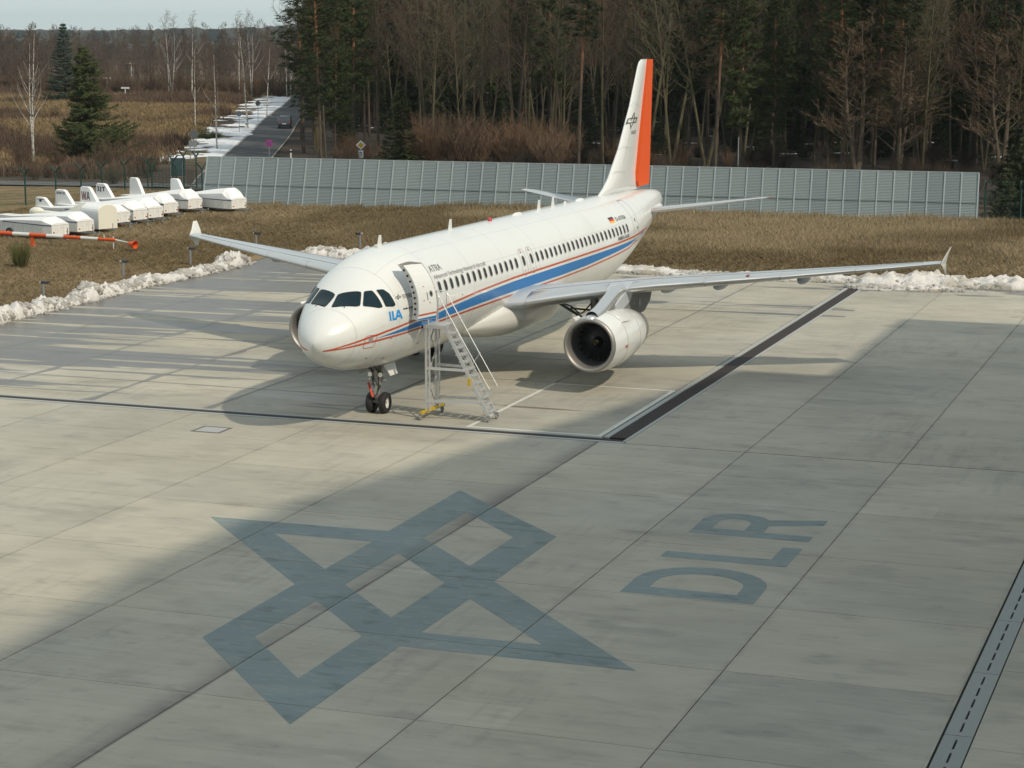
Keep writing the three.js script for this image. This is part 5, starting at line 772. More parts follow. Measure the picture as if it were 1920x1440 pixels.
  { const t = thing('road_sign', -61.4, 0, -127.5, .35); pole(t, 2.25); mesh('white_diamond', prism([[0, -.46], [.46, 0], [0, .46], [-.46, 0]], .03, .006).translate(0, 1.98, .03), mat([.72, .72, .70], .5), t); mesh('yellow_diamond', prism([[0, -.29], [.29, 0], [0, .29], [-.29, 0]], .012, .003).translate(0, 1.98, .068), mat([.60, .34, .01], .5), t); mesh('lower_plate', rbox(.46, .72, .03, .01, 0, 1.12, .05), mat([.72, .72, .70], .5), t); mesh('arrow', [box(.08, .42, .01, .03, 1.1, .072), box(.2, .08, .01, -.03, 1.28, .072)], black, t); tag(t, 'white and yellow diamond priority sign with a white plate above the fence edge', 'road sign'); }
  { const t = thing('lamp_pole', -25.4, 0, -131.5); mesh('pole', rod(V(0, 0, 0), V(0, 3.3, 0), .07, .05, 8), galv, t); tag(t, 'thin grey pole rising above the fence before the dark wood', 'pole'); }
  const gp = [[-71.4, -132.9, 'white marker post right of the road beside the violet sign'], [-88.4, -143.6, 'white marker post left of the road below the nearest birch'], [-101.6, -183, 'white marker post at the foot of the second birch']]; for (const [x, z, label] of gp) { const t = thing('marker_post', x, groundY(x, z), z); mesh('post', rbox(.12, 1.0, .12, .02, 0, .5, 0), mat([.7, .7, .68], .5), t); mesh('black_band', box(.126, .2, .126, 0, .78, 0), black, t); tag(t, label, 'marker post'); }
  { const t = thing('notice_board', -66.3, 0, -100.3, .4); mesh('board', rbox(1.25, 1.5, .08, .02, 0, 1.5, 0), mat([.03, .06, .07], .6), t); mesh('leg', rod(V(-.6, 0, 0), V(-.6, 2.5, 0), .05), galv, t); mesh('leg', rod(V(.4, 0, 0), V(.4, 2.0, 0), .05), galv, t); tag(t, 'dark green board on posts at the left end of the blast fence', 'notice board'); }
  const lt = [[-300, -454, 3.4], [-264, -438, 3.6], [-296, -452, 2.2], [-192, -303, 2.6], [-176, -282, 1.5]]; lt.forEach(([x, z, h], i) => { const t = thing('approach_light', x, groundY(x, z), z); mesh('mast', [rod(V(0, 0, 0), V(0, h, 0), .1, .08, 6), box(i < 3 ? 4.2 : 1.6, .3, .2, 0, h, 0)], mat([.75, .75, .75], .5), t); tag(t, ['white crossbar light mast in the far wood left of the blue-green pine', 'white crossbar light mast behind the bare trees right of the pine', 'low white light mast far left between bare trees', 'small white light mast left of the birch row', 'small white crossbar at the far edge of the heath'][i], 'light mast', 'approach lights in the distance'); });
}
// ---------------------------------------------------------------- dry grass and scrub
{
  const blades = (n, seed, h, spread, w) => { const r = RNG(seed), pos = [], idx = []; for (let k = 0; k < n; k++) { const a = r() * 2 * PI, q = spread * sqrt(r()), x = cos(a) * q, z = sin(a) * q, b = r() * 2 * PI, hh = h * (.5 + .7 * r()), l = hh * (.1 + .65 * r() * r()), i = pos.length / 3, wx = cos(b + 1.57) * w, wz = sin(b + 1.57) * w; pos.push(x - wx, 0, z - wz, x + wx, 0, z + wz, x + cos(b) * l * .4 + wx * .6, hh * .6, z + sin(b) * l * .4 + wz * .6, x + cos(b) * l, hh, z + sin(b) * l); idx.push(i, i + 1, i + 2, i, i + 2, i + 3); } return G(pos, idx); };
  const gm = mat([1, 1, 1], 1, 0, { side: THREE.DoubleSide });
  const r = RNG(101), A = [], B = [];
  const wallZ = (x) => -83.1 - (x + 54.9) * .0756;
  for (let k = 0; k < 110000; k++) {
    let x, z; const q = r();
    if (q < .62) { x = lerp(-37, 22, r()); z = lerp(-55.8, wallZ(x) - .1, pow(r(), .75)); } else { x = lerp(-66, -36, r()); z = lerp(-24, -90, r()); }
    const d = fbm(x * .16 + 9, z * .16, 3), tall = z < -60 && x > -36 ? sstep(-59, -66, z) : .15; const near = sstep(3, 0, z - wallZ(x));
    if (r() > .35 + .65 * d + near) continue;
    A.push([x, groundY(x, z) - .03, z, r() * 6.28, .75 + .5 * r(), (.32 + .65 * tall * (.4 + d) + .75 * near * r()) * (.6 + .7 * r()), .75 + .5 * r()]);
  }
  const tintG = (p, i, c) => { const f = fbm(p[0] * .1, p[2] * .1 + 5, 3), g = fbm(p[0] * .25 + 8, p[2] * .2, 3), e = h2(i, 5); const k = .75 + .5 * e; const ff = sstep(.32, .66, f) * (p[0] < -35 ? .7 : 1) * (p[2] > -60 ? .6 : 1); c.setRGB(lerp(.165, .31, ff) * k, lerp(.122, .24, ff) * (1 + .06 * g) * k, lerp(.066, .152, ff) * k); };
  inst('dry_grass', blades(22, 3, .42, .34, .011), gm, A, tintG);
  for (let k = 0; k < 42000; k++) { // heath beyond the fence: coarser tufts and twiggy scrub
    const t = pow(r(), .7), z = lerp(-98, -330, t), x = lerp(-60 - (-z - 98) * .44, -62 - (-z - 98) * 1.02 - 40, r()); const [rd] = roadDist(x, z); if (rd < 6.5 + 3 * fbm(x * .3, z * .3, 2) || (z > -103)) continue;
    const d = fbm(x * .06 + 40, z * .05, 3); if (r() > .25 + d) continue; B.push([x, groundY(x, z) - .05, z, r() * 6.28, 1.3 + r(), (1.0 + 1.9 * sstep(.45, .7, d) * r()) * (.6 + .6 * r()), 1.3 + r()]);
  }
  inst('heath_grass', blades(18, 4, .6, .55, .03), gm, B, (p, i, c) => { const f = sstep(.4, .6, fbm(p[0] * .06 + 40, p[2] * .05, 3)), k = .7 + .6 * h2(i, 9), g = h2(i, 31) < .1 ? 1 : 0; c.setRGB(lerp(.215, .105, f) * k, (lerp(.155, .068, f) + .02 * g) * k, lerp(.082, .048, f) * k); });
}
// ---------------------------------------------------------------- trees
const barkTex = grayTex(128, 256, (i, j) => .5 * vt(i / 6, j / 16, 21, 16) + .5 * vt(i / 3, j / 5, 43, 51));
const bark = (c, o = {}) => mat(c, .95, 0, { bumpMap: barkTex, bumpScale: .03, ...o });
const barkGrey = bark([.092, .075, .052]), barkOlive = bark([.108, .095, .052]), barkDark = bark([.045, .036, .028]), twigBrown = mat([.098, .065, .043], 1), twigGrey = mat([.105, .088, .058], 1), twigRed = mat([.128, .078, .046], 1);
const birchTex = colorTex(128, 512, (i, j, o) => { const b = vt(i / 24, j / 5, 5, 102) * .7 + .3 * vt(i / 5, j / 3, 25, 170), k = sstep(.60, .72, b), d = sstep(150, 20, j) * sstep(.35, .6, vt(i / 16, j / 20, 8, 25)); const v = lerp(.55, .06, max(k * .85, d)); o[0] = v; o[1] = v * .97; o[2] = v * .9; }, true);
const birchBark = mat([1, 1, 1], .8, 0, { map: birchTex });
const pineTex = colorTex(64, 512, (i, j, o) => { const t = sstep(150, 330, j + 60 * vt(i / 16, j / 30, 4, 17)), n = .65 + .7 * vt(i / 5, j / 9, 13, 56); o[0] = lerp(.085, .27, t) * n; o[1] = lerp(.065, .125, t) * n; o[2] = lerp(.048, .06, t) * n; }, true);
const pineBark = mat([1, 1, 1], .95, 0, { map: pineTex, bumpMap: barkTex, bumpScale: .03 });
const needle = (c) => mat(c, .9, 0, { side: THREE.DoubleSide }), pineNeedle = needle([.034, .053, .015]), pineNeedle2 = needle([.044, .063, .017]), spruceNeedle = needle([.034, .046, .009]), darkNeedle = needle([.024, .034, .011]), blueNeedle = needle([.032, .054, .036]);

class Wood {                                   // collects tapered limbs and twigs
  constructor() { this.p = []; this.i = []; this.u = []; }
  limb(pts, r0, r1, n) { const L = pts.length; let px = V(1, 0, 0); const o = this.p.length / 3; let s = 0;
    for (let k = 0; k < L; k++) { const d = (k < L - 1 ? pts[k + 1].clone().sub(pts[k]) : pts[k].clone().sub(pts[k - 1])).normalize(); const x = px.clone().addScaledVector(d, -px.dot(d)); if (x.lengthSq() < 1e-4) x.set(0, 0, 1).addScaledVector(d, -d.z); x.normalize(); px = x; const y = d.clone().cross(x), r = lerp(r0, r1, k / (L - 1)); if (k) s += pts[k].distanceTo(pts[k - 1]);
      for (let j = 0; j <= n; j++) { const a = j / n * 2 * PI; this.p.push(pts[k].x + r * (x.x * cos(a) + y.x * sin(a)), pts[k].y + r * (x.y * cos(a) + y.y * sin(a)), pts[k].z + r * (x.z * cos(a) + y.z * sin(a))); this.u.push(j / n, s / 6); if (k && j) { const q = o + (k - 1) * (n + 1) + j - 1, w = q + n + 1; this.i.push(q, q + 1, w, w, q + 1, w + 1); } } } }
  twig(a, b, w) { const d = b.clone().sub(a), x = d.clone().cross(V(.3, .2, 1)).normalize().multiplyScalar(w), o = this.p.length / 3; this.p.push(a.x - x.x, a.y - x.y, a.z - x.z, a.x + x.x, a.y + x.y, a.z + x.z, b.x, b.y, b.z); this.u.push(0, 0, 1, 0, .5, .1); this.i.push(o, o + 1, o + 2); }
  geo(uvTop) { if (uvTop) for (let k = 0; k < this.u.length / 2; k++) this.u[k * 2 + 1] = this.p[k * 3 + 1] / uvTop; return G(this.p, this.i, this.u); }
}
function walk(r, p, d, len, n, wob, up) { const pts = [p.clone()]; let q = p.clone(), v = d.clone().normalize(); for (let k = 0; k < n; k++) { v.add(V((r() - .5) * wob, (r() - .5) * wob + up, (r() - .5) * wob)).normalize(); q = q.clone().addScaledVector(v, len / n); pts.push(q); } return pts; }
// a bare broadleaved tree
function bareTree(seed, o) {
  const r = RNG(seed), T = new Wood(), W = new Wood(), { h, r0, clear = .4, nb = 16, spread = .5, twigs = 6, droop = 0, lean = .03, fork = 0, up = .1, tw = .012 } = o;
  const grow = (pts, ra, rb, level, t0) => {
    const N = pts.length, at = (t) => { const f = t * (N - 1), i = min(N - 2, floor(f)); return pts[i].clone().lerp(pts[i + 1], f - i); }, dirAt = (t) => { const i = min(N - 2, floor(t * (N - 1))); return pts[i + 1].clone().sub(pts[i]).normalize(); };
    const len = pts.reduce((s, p, i) => i ? s + p.distanceTo(pts[i - 1]) : 0, 0), count = level === 0 ? nb : level === 1 ? 7 : twigs;
    for (let k = 0; k < count; k++) {
      const t = lerp(t0, .99, pow((k + r()) / count, .9)), p = at(t), d = dirAt(t), az = r() * 2 * PI + k * 2.4, side_ = V(cos(az), 0, sin(az)); side_.addScaledVector(d, -side_.dot(d)).normalize();
      const sp = (level === 0 ? spread : .75) * (.7 + .6 * r()), v = d.clone().multiplyScalar(1).addScaledVector(side_, sp * 1.5).normalize();
      const l = (level === 0 ? h * .34 * (1.05 - t * .72) : len * .5 * (1.1 - t * .6)) * (.65 + .6 * r()), ra2 = lerp(ra, rb, t) * (level === 0 ? .5 : .55);
      if (level < 2) { const q = walk(r, p, v, l, 5, .38, up - droop * level); (level === 0 && ra2 > .03 ? T : W).limb(q, max(.014, ra2), .008, level === 0 ? 4 : 3); grow(q, max(.014, ra2), .008, level + 1, .25); }
      else { const q = p.clone().addScaledVector(v, l * .9).add(V(0, -droop * l, 0)); W.twig(p, q, tw); }
    }
  };
  const n = fork ? 2 : 1; for (let f = 0; f < n; f++) { const d = V((r() - .5) * lean * 2 + (f ? fork : -fork) , 1, (r() - .5) * lean * 2), pts = walk(r, V(f * .1, -.3, 0), d, h * (f ? .93 : 1), 10, .07, .05); T.limb(pts, r0 * (f ? .8 : 1), .02, 7); grow(pts, r0, .02, 0, clear); }
  return { trunk: T.geo(o.uvTop), twigs: W.geo() };
}
function tuft(W, r, c, rad_, n, w) { for (let k = 0; k < n; k++) { const a = r() * 2 * PI, e = Math.asin(r() * 1.5 - .5), d = V(cos(e) * cos(a), sin(e) * .8 + .1, cos(e) * sin(a)), b = c.clone().addScaledVector(d, rad_ * (.6 + .6 * r())), s = c.clone().addScaledVector(d, rad_ * .1 * r()); W.twig(s, b, w * (.7 + .6 * r())); } }
function pine(seed, { h, r0, base = .5, dens = 1, rad_ = 2.2, red = 1 }) {
  const r = RNG(seed), T = new Wood(), C = new Wood(), D = new Wood(), pts = walk(r, V(0, -.3, 0), V((r() - .5) * .06, 1, (r() - .5) * .06), h, 12, .035, .02); T.limb(pts, r0, r0 * .25, 8);
  const at = (t) => { const f = t * 12, i = min(11, floor(f)); return pts[i].clone().lerp(pts[i + 1], f - i); };
  const nb = floor(46 * dens); for (let k = 0; k < nb; k++) { const t = lerp(base, .985, (k + r()) / nb), p = at(t), u = (t - base) / (1 - base), l = rad_ * (1.05 - .75 * u) * (.5 + .7 * r()) * (u < .12 ? .75 : 1), az = k * 2.39 + r(), q = walk(r, p, V(cos(az), .15 + .35 * u, sin(az)), l, 4, .3, .06); T.limb(q, .05 * (1.2 - u), .012, 3);
    const nt = 5 + floor(l * 3.2); for (let m = 0; m < nt; m++) { const f = lerp(.35, 1.05, (m + r()) / nt), i = min(3, floor(f * 4)), c = q[i].clone().lerp(q[i + 1], f * 4 - i).add(V((r() - .5) * .9, (r() - .4) * .5, (r() - .5) * .9)); tuft(C, r, c, .5, 17, .048); } }
  for (let k = 0; k < 14; k++) { const t = lerp(.18, base, r()), p = at(t), az = r() * 6.28, q = walk(r, p, V(cos(az), -.05, sin(az)), .6 + 1.5 * r(), 3, .4, .02); T.limb(q, .025, .006, 3); for (let m = 0; m < 5; m++) { const c = q[1 + m % 3]; T.twig(c, c.clone().add(V((r() - .5) * .9, (r() - .5) * .5, (r() - .5) * .9)), .01); } }
  return { trunk: T.geo(h * 1.05), crown: C.geo() };
}
function spruce(seed, { h, R, r0 = .16, dens = 1, dr = .28, low = .03, lop = 0 }) {
  const r = RNG(seed), T = new Wood(), C = new Wood(); T.limb([V(0, -.3, 0), V(.05, h * .5, 0), V(0, h, 0)], r0, .015, 8);
  const nw = floor(h * 4.2 * dens); for (let k = 0; k < nw; k++) { const t = lerp(low, .985, pow((k + r() * .8) / nw, .92)), y = t * h, lay = .58 + .6 * vn(y * 1.1, seed) + .2 * (r() - .5), nbr = 6 + floor(3 * r());
    for (let b = 0; b < nbr; b++) { const az = r() * 2 * PI, lo = 1 + lop * cos(az), l = R * pow(1 - t, .82) * lay * lo * (.62 + .5 * r()) + .12, d = V(cos(az), 0, sin(az)), q = []; for (let i = 0; i <= 4; i++) { const f = i / 4; q.push(V(d.x * l * f, y - dr * l * f * (1 - .75 * f * f) * 1.4 + .1 * l * f * f, d.z * l * f)); } T.limb(q, .025, .006, 3);
      const sx = V(-d.z, 0, d.x), n = 8 + floor(l * 9); for (let m = 0; m < n; m++) { const f = pow((m + r()) / n, .7), i = min(3, floor(f * 4)), c = q[i].clone().lerp(q[i + 1], f * 4 - i), s = (r() - .5) * 2, w = .28 + .22 * l * (1 - f * .6); C.twig(c, c.clone().addScaledVector(sx, s * w).addScaledVector(d, .12 + .18 * r()).add(V(0, -.06 - .20 * r() * (1 - abs(s) * .4), 0)), .05 + .03 * r()); if (m % 3 === 0) C.twig(c, c.clone().add(V(d.x * .1 + (r() - .5) * .2, -.25 - .25 * r(), d.z * .1 + (r() - .5) * .2)), .05); } } }
  return { trunk: T.geo(), crown: C.geo() };
}
function shrub(seed, { h, R, n = 46 }) { const r = RNG(seed), W = new Wood(); for (let k = 0; k < n; k++) { const a = r() * 2 * PI, d = V(cos(a) * R / h * r() * 1.2, 1, sin(a) * R / h * r() * 1.2), q = walk(r, V(cos(a) * .4 * r(), -.1, sin(a) * .4 * r()), d, h * (.55 + .5 * r()), 4, .3, .02); W.limb(q, .022, .006, 3); for (let m = 0; m < 16; m++) { const i = 1 + floor(r() * 4), c = q[min(4, i)].clone().lerp(q[max(1, i - 1)], r()); const e = c.clone().add(V((r() - .5) * .9, .15 + .6 * r(), (r() - .5) * .9)); W.twig(c, e, .013); W.twig(c.clone().lerp(e, .5), e.clone().add(V((r() - .5) * .5, (r() - .2) * .4, (r() - .5) * .5)), .010); } } return { stems: W.geo() }; }
function plant(name, parts, x, z, ry, s = 1) { const t = thing(name, x, groundY(x, z), z, ry); for (const [n, g, m] of parts) mesh(n, g, m, t); if (Array.isArray(s)) t.scale.set(...s); else t.scale.setScalar(s); return t; }

const bushTwig = mat([.105, .072, .045], 1);
const BT = [[11, { h: 19, r0: .14, clear: .28, nb: 24, spread: .6 }], [12, { h: 21, r0: .15, clear: .30, nb: 24, spread: .58, fork: .12 }], [13, { h: 18, r0: .12, clear: .24, nb: 24, spread: .65 }], [14, { h: 20, r0: .12, clear: .34, nb: 21, spread: .55, lean: .12 }], [15, { h: 22, r0: .17, clear: .28, nb: 22, spread: .65, fork: .2 }]].map(([s, o]) => bareTree(s, { ...o, twigs: 9, tw: .016 }));
const PT = [[21, { h: 21, r0: .18, base: .34, dens: 1.2, rad_: 2.6 }], [22, { h: 22, r0: .19, base: .26, dens: 1.5, rad_: 3.0 }], [23, { h: 19, r0: .15, base: .2, dens: 1.5, rad_: 2.7 }], [24, { h: 22, r0: .19, base: .52, rad_: 2.3 }]].map(([s, o]) => pine(s, o));
const bush = bareTree(31, { h: 13.5, r0: .17, clear: .16, nb: 30, spread: .75, twigs: 13, tw: .020, fork: .12 });
const SH = [shrub(41, { h: 4.2, R: 2.2 }), shrub(42, { h: 3.2, R: 2.4, n: 40 }), shrub(43, { h: 2.2, R: 1.5, n: 34 })];

// -- named trees in the left half
plant('spruce_tree', [['trunk', (() => { const s = spruce(51, { h: 11.4, R: 5.2, r0: .2, dens: 1.0, lop: .3 }); globalThis.s51 = s; return s.trunk; })(), barkDark], ['crown', globalThis.s51.crown, spruceNeedle]], -89.5, -124.0, .4); delete globalThis.s51;
tag(scene.children.at(-1), 'big dark green spruce with a ragged skirt, left of the snowy verge', 'spruce tree');
{ const s = spruce(52, { h: 13.4, R: 3.6, r0: .2, dens: .8, dr: .05 }); tag(plant('pine_tree', [['trunk', s.trunk, barkDark], ['crown', s.crown, blueNeedle]], -172, -255, .8), 'blue-green conifer standing behind the big spruce on the left', 'conifer'); }
{ const s = spruce(53, { h: 8.2, R: 2.25, r0: .13, dens: 1.15 }); tag(plant('spruce_tree', [['trunk', s.trunk, barkDark], ['crown', s.crown, spruceNeedle]], -56.4, -125.5, 1.7), 'young dark green spruce behind the blast fence, right of the priority sign', 'spruce tree'); }
{ const s = spruce(54, { h: 2.6, R: 1.9, r0: .08 }); tag(plant('spruce_tree', [['trunk', s.trunk, barkDark], ['crown', s.crown, spruceNeedle]], -86.2, -121.2, 1.1), 'low sprawling spruce at the right foot of the big spruce', 'spruce tree'); }
{ const s = spruce(55, { h: 3.6, R: 2.2, r0: .08 }); tag(plant('spruce_tree', [['trunk', s.trunk, barkDark], ['crown', s.crown, blueNeedle]], 4.6, -97, 1.1), 'small blue-green conifer behind the green fence at the right edge', 'conifer'); }
{ const B = [bareTree(61, { h: 15.5, r0: .15, clear: .33, nb: 16, spread: .42, twigs: 8, droop: .18, up: .14, fork: .12 }), bareTree(62, { h: 11, r0: .10, clear: .3, nb: 14, spread: .45, twigs: 8, droop: .22, up: .12 }), bareTree(63, { h: 12.5, r0: .12, clear: .4, nb: 14, spread: .34, twigs: 8, droop: .2, up: .12, lean: .06 })];
  const P_ = (k, x, z, ry, s, label) => tag(plant('birch_tree', [['trunk', B[k].trunk, birchBark], ['twigs', B[k].twigs, twigBrown]], x, z, ry, s), label, 'birch');
  P_(0, -89.6, -114.8, 2.4, .82, 'tall forked white birch at the left edge in front of the heath');
  P_(1, -86.2, -145.5, .8, .95, 'thin bare birch at the near end of the snowy verge');
  P_(2, -102.4, -185, 2.0, 1.02, 'straight white birch on the verge left of the car');
  P_(2, -114.8, -215.5, 4.4, .84, 'smaller birch farther along the verge towards the wood');
  P_(1, -110.5, -186, 3.9, .9, 'slim pale birch just left of the straight verge birch');
  [[-168.3, -285.3], [-171.4, -290], [-163, -283], [-152, -285], [-144, -283], [-158, -292], [-137, -270]].forEach(([x, z], i) => { P_(i % 3, x, z, i * 1.9, .95 + .1 * (i % 3), ['pale birch in front of the far bare wood, leftmost of the group', 'pale birch leaning beside the leftmost one before the far bare wood', 'slender birch with a white stem third from left before the far wood', 'birch near the middle of the group before the far wood', 'birch right of the middle of the group before the far wood', 'birch standing behind the middle of the group at the wood edge', 'rightmost birch of the group, nearest to the road'][i]); });
}
{ const spots = [[-92.5, -117.5, 1.0], [-87, -114.5, .8], [-83.5, -117.5, .95], [-80, -112.5, .8], [-95.5, -112, .9], [-98.5, -121, 1.1], [-76.0, -112.5, .75], [-72.8, -106.5, .7], [-71.5, -98.5, .85], [-86.5, -108, .7], [-103, -127, 1.0], [-91.5, -104.8, .8]];
  const L = ['brown leafless shrub under the left birch', 'brown leafless shrub between birch and big spruce', 'reddish leafless shrub at the right foot of the big spruce', 'reddish leafless shrub beyond the trailer fence', 'brown leafless shrub at the left edge beyond the service road', 'tall brown leafless shrub far left behind the birch', 'rust-coloured willow shrub below the road signs', 'rust-coloured shrub at the corner of the service road', 'thin-stemmed shrub growing through the trailer fence', 'low brown shrub before the big spruce', 'brown shrub on the heath far left', 'low reddish shrub behind the left trailer fence'];
  spots.forEach(([x, z, s], i) => tag(plant('bare_shrub', [['stems', SH[i % 3].stems, [twigBrown, twigRed, twigGrey][i % 3]]], x, z, i * 2.1, s), L[i], 'shrub', 'leafless shrubs')); }
// -- the wood behind the blast fence
{
  const r = RNG(300), spots = [], taken = [];
  const left = (z) => -72 + (-z - 122) * -.445 + 4.0 + 2.8 * sstep(150, 180, -z);         // right of the road
  const right = (z) => 20.4 - .1047 * (58.3 - z) + 7;
  const free = (x, z, d) => taken.every(([a, b]) => hypot(a - x, b - z) > d);
  const pineShare = (x, z) => { const u = (x - left(z)) / (right(z) - left(z)); return u < .12 ? .8 : u < .5 ? .10 : u < .6 ? .4 : .86; };
  let n = 0; for (let k = 0; k < 4000 && n < 165; k++) { const z = lerp(-137, -196, pow(r(), 1.5)), x = lerp(left(z), right(z), r()); if (!free(x, z, 2.2)) continue; taken.push([x, z]); spots.push([x, z, r() < pineShare(x, z)]); n++; }
  spots.sort((a, b) => b[1] - a[1]);
  const zone = (x, z) => { const u = (x - left(z)) / (right(z) - left(z)); return u < .17 ? 'at the road corner of the wood' : u < .38 ? 'in the wood above the young spruce and the thicket' : u < .58 ? 'in the wood left of the orange rudder' : u < .8 ? 'in the wood right of the tail' : 'at the right end of the wood'; };
  const lab = (kind, x, z) => [(kind === 'p' ? 'reddish-stemmed green pine ' : 'bare grey-brown tree ') + zone(x, z), (kind === 'p' ? 'pines ' : 'bare trees ') + zone(x, z)];
  const proto = {};
  const put = (kind, v, x, z, ry, s) => { const key = kind + v; if (!proto[key]) { const t = kind === 'p' ? plant('pine_tree', [['trunk', PT[v].trunk, pineBark], ['crown', PT[v].crown, v % 2 ? pineNeedle : pineNeedle2]], x, z, ry, s) : plant('bare_tree', [['trunk', BT[v].trunk, v % 2 ? barkGrey : barkOlive], ['twigs', BT[v].twigs, v % 2 ? twigBrown : twigGrey]], x, z, ry, s); tag(t, lab(kind, x, z)[0], kind === 'p' ? 'pine tree' : 'bare tree', lab(kind, x, z)[1]); return proto[key] = t; } const c = copy(proto[key], x, groundY(x, z), z, ry, s); return tag(c, lab(kind, x, z)[0], kind === 'p' ? 'pine tree' : 'bare tree', lab(kind, x, z)[1]); };
  for (const [x, z, p] of spots) put(p ? 'p' : 'b', floor(r() * (p ? 4 : 5)), x, z, r() * 6.28, lerp(.85, 1.15, r()));
  // single ones that stand out
  const one = (kind, v, x, z, s, label) => tag(put(kind, v, x, z, 1.3, s), label, kind === 'p' ? 'pine tree' : 'bare tree');
  const strip = (o) => { delete o.userData.group; return o; };
  strip(one('p', 1, -68.9, -134.6, 1.0, 'pine with a reddish trunk at the left corner of the wood beside the road'));
  strip(one('p', 2, -72.4, -140.8, .95, 'dark pine overhanging the road at the corner of the wood'));
  strip(one('b', 4, -74.8, -146.5, 1.05, 'bare spreading tree against the sky at the left end of the wood'));
  strip(one('p', 3, -41.6, -133.8, 1.05, 'tall pine with a bright bare trunk above the reddish shrubs'));
  strip(one('p', 3, -28.6, -135.5, 1.02, 'pine with a bright bare trunk just left of the orange rudder'));
  strip(one('p', 0, -16.6, -135.8, 1.08, 'pine with a long pale trunk right of the tail, left of the brown bushy tree'));
  strip(one('p', 3, -11.9, -135.6, .95, 'pine with a short lit trunk right of the brown bushy tree'));
  for (const [x, z, s, l] of [[-14.8, -133.6, 1.0, 'bushy reddish-brown leafless tree before the pines right of the tail'], [-11.2, -134.6, .9, 'second bushy reddish-brown leafless tree, right of the first one'], [-2.2, -136.8, .95, 'bushy brown leafless tree at the right edge of the wood']]) tag(plant('bare_tree', [['trunk', bush.trunk, barkGrey], ['twigs', bush.twigs, bushTwig]], x, z, x, [s * 1.75, s * 1.05, s * 1.75]), l, 'bare tree');
  // undergrowth along the edge of the wood
  const U = []; for (let k = 0; k < 40; k++) { const x = k < 32 ? lerp(-57, -42, r()) : lerp(-42, -30, r()), z = lerp(-127, -137, r()); U.push([x, z]); } for (let k = 0; k < 12; k++) U.push([lerp(-30, 12, r()), lerp(-128, -137, r())]); for (let k = 0; k < 14; k++) U.push([lerp(-70, -57, r()), lerp(-131, -141, r())]);
  let first = {}; U.forEach(([x, z], i) => { const v = i % 3, s = lerp(.8, 1.1, r()) * (i < 32 ? [1.15, 1.45, 2.0][v] : i < 40 ? .8 : i > 51 ? .6 : .5); let t; if (!first[v]) t = first[v] = plant('bare_shrub', [['stems', SH[v].stems, v === 2 ? twigBrown : twigRed]], x, z, r() * 6, s); else t = copy(first[v], x, groundY(x, z), z, r() * 6, s); tag(t, 'reddish leafless shrub in the thicket between blast fence and wood', 'shrub', 'thicket along the wood'); });
  // the depth of the wood: trunks and crowns that cannot be told apart
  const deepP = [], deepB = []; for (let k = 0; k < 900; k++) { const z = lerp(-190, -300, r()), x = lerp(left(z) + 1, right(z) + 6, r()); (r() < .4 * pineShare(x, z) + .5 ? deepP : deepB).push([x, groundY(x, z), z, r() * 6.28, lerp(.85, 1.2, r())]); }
  const dp = PT[2].trunk; inst('deep_pine_trunks', dp, bark([.05, .032, .022]), deepP); inst('deep_pine_crowns', PT[2].crown, pineNeedle, deepP);  // trunks darker than at the front: shade inside the wood put into the bark
  inst('deep_bare_trees', merge([BT[2].trunk.clone(), BT[2].twigs.clone()]), bark([.022, .018, .014]), deepB);  // near-black bark colour carries the shade of the interior
  const sp = spruce(71, { h: 15, R: 3.0, dens: .6 }), back = []; for (let k = 0; k < 330; k++) { const z = lerp(-225, -318, r()), x = lerp(left(z), right(z) + 8, r()); back.push([x, groundY(x, z), z, r() * 6.28, lerp(1.0, 1.5, r())]); } inst('deep_spruces', sp.crown, darkNeedle, back); const ug = []; for (let k = 0; k < 330; k++) { const z = lerp(-119, -215, pow(r(), 1.3)), x = lerp(max(left(z), -62), right(z) + 8, r()); ug.push([x, groundY(x, z) - .1, z, r() * 6.28, lerp(.35, .95, r())]); } inst('woodland_undergrowth', SH[2].stems, mat([.05, .036, .025], 1), ug); const us = []; for (let k = 0; k < 120; k++) { const z = lerp(-146, -235, r()), x = lerp(left(z) + 2, right(z) + 6, pow(r(), .7)); us.push([x, groundY(x, z), z, r() * 6.28, lerp(.3, .62, r())]); } inst('understorey_spruces', sp.crown, darkNeedle, us);  // dark scrub and small spruces added to hide lit ground between the trunks
  { const q = spruce(72, { h: 5, R: 2.1, dens: .9 }); [[2.9, -95.4, .75], [4.6, -96.0, .8], [6.6, -96.6, .85], [4.2, -100.5, 1], [7.4, -101.5, .8], [9.6, -99, 1.1], [6.0, -104.5, 1.25], [3.0, -105.5, 1.1], [2.0, -110.0, 1.2], [8.6, -107, 1.3]].forEach(([x, z, s], i) => tag(plant('spruce_tree', [['trunk', q.trunk, barkDark], ['crown', q.crown, i === 5 ? blueNeedle : darkNeedle]], x, z, i * 1.3, s), ['small dark spruce squeezed between fence post and blast fence end', 'small dark spruce right behind the first green fence post', 'small dark spruce behind the green mesh near the right edge', 'dark young spruce just right of the blast fence end', 'dark low spruce behind the green fence post', 'blue-green spruce at the right edge of the picture', 'dark spruce in the second row right of the blast fence', 'dark spruce half hidden by the end of the blast fence', 'dark spruce behind the end of the blast fence', 'tallest dark spruce by the right edge'][i], 'spruce tree')); }
}
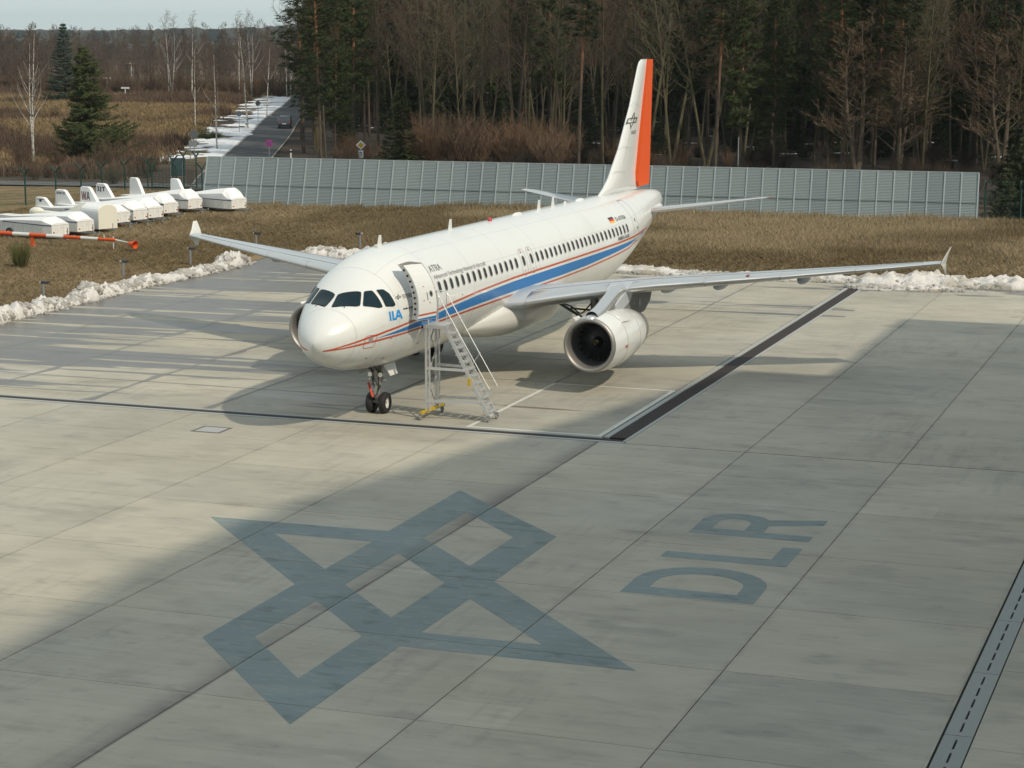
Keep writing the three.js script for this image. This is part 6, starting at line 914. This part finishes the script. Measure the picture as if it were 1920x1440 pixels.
// -- far bare woods on the left and the ridge on the horizon
{
  const r = RNG(400), far = bareTree(81, { h: 12.5, r0: .14, clear: .15, nb: 22, spread: .55, twigs: 8, tw: .03 }), A = [], F = [], H = [];
  for (let k = 0; k < 620; k++) { const z = lerp(-296, -470, pow(r(), 1.3)), x = lerp(-118 - (-z - 296) * .55, -132 - (-z - 296) * .75 - 155, r()); A.push([x, groundY(x, z) - .2, z, r() * 6.28, lerp(.6, 1.0, r()) * (fbm(x * .03, z * .03, 2) * .5 + .78)]); }
  const fg = merge([far.trunk, far.twigs]); inst('far_bare_wood', fg, mat([.105, .082, .068], 1), A, (p, i, c) => { const k = .75 + .5 * h2(i, 3); c.setRGB(k, k * (.94 + .12 * h2(i, 8)), k); });
  for (let k = 0; k < 300; k++) { const z = lerp(-285, -312, r()), x = lerp(-116 - (-z - 285) * .55, -330, r()); F.push([x, groundY(x, z) - .1, z, r() * 6.28, lerp(.7, 1.5, r())]); } inst('far_scrub', SH[1].stems, twigBrown, F);
  const sc = []; for (let k = 0; k < 240; k++) { const z = lerp(-100, -270, r()), x = lerp(-70 - (-z - 98) * .52, -62 - (-z - 98) * 1.02 - 40, r()); const [rd] = roadDist(x, z); if (rd < 9 || fbm(x * .06 + 40, z * .05, 3) < .5) continue; sc.push([x, groundY(x, z) - .1, z, r() * 6.28, lerp(.3, .62, r())]); } inst('heath_scrub', SH[0].stems, twigBrown, sc);
  const juniper = shrub(91, { h: 1.2, R: 2.4, n: 60 }); tag(plant('low_shrub', [['stems', juniper.stems, spruceNeedle]], -96.8, -163.5, 1, [1.6, .8, 1]), 'low green shrub on the snowy verge left of the road', 'shrub');
  // wooded ridges
  for (const [d, top, amp, a0, a1, c] of [[1000, 2.2, 3.5, 8, 48, [.05, .043, .036]], [2400, 2.5, 9, 4, 50, [.045, .048, .045]]]) {
    const pos = [], idx = [], N = 420; for (let i = 0; i <= N; i++) { const a = rad(lerp(a0, a1, i / N)), dd = d * (1 + .04 * sin(i * .7)); const x = 20 - sin(a) * dd, z = 58 - cos(a) * dd, base = -40, t = top + amp * (fbm(i * .035 + d, 3, 4) - .5) * 2 + 2.2 * (vn(i * 1.7 + d, 2) - .5) + (vn(i * .9, 5) - .5) * 2; pos.push(x, base, z, x, t, z, x - sin(a) * 120, t + 1, z - cos(a) * 120); if (i) { const q = i * 3 - 3; idx.push(q, q + 1, q + 3, q + 3, q + 1, q + 4, q + 1, q + 2, q + 4, q + 4, q + 2, q + 5); } }
    struct(mesh('wooded_ridge', G(pos, idx), mat(c, 1, 0, { side: THREE.DoubleSide })));
  }
}
renderer.render(scene, camera);
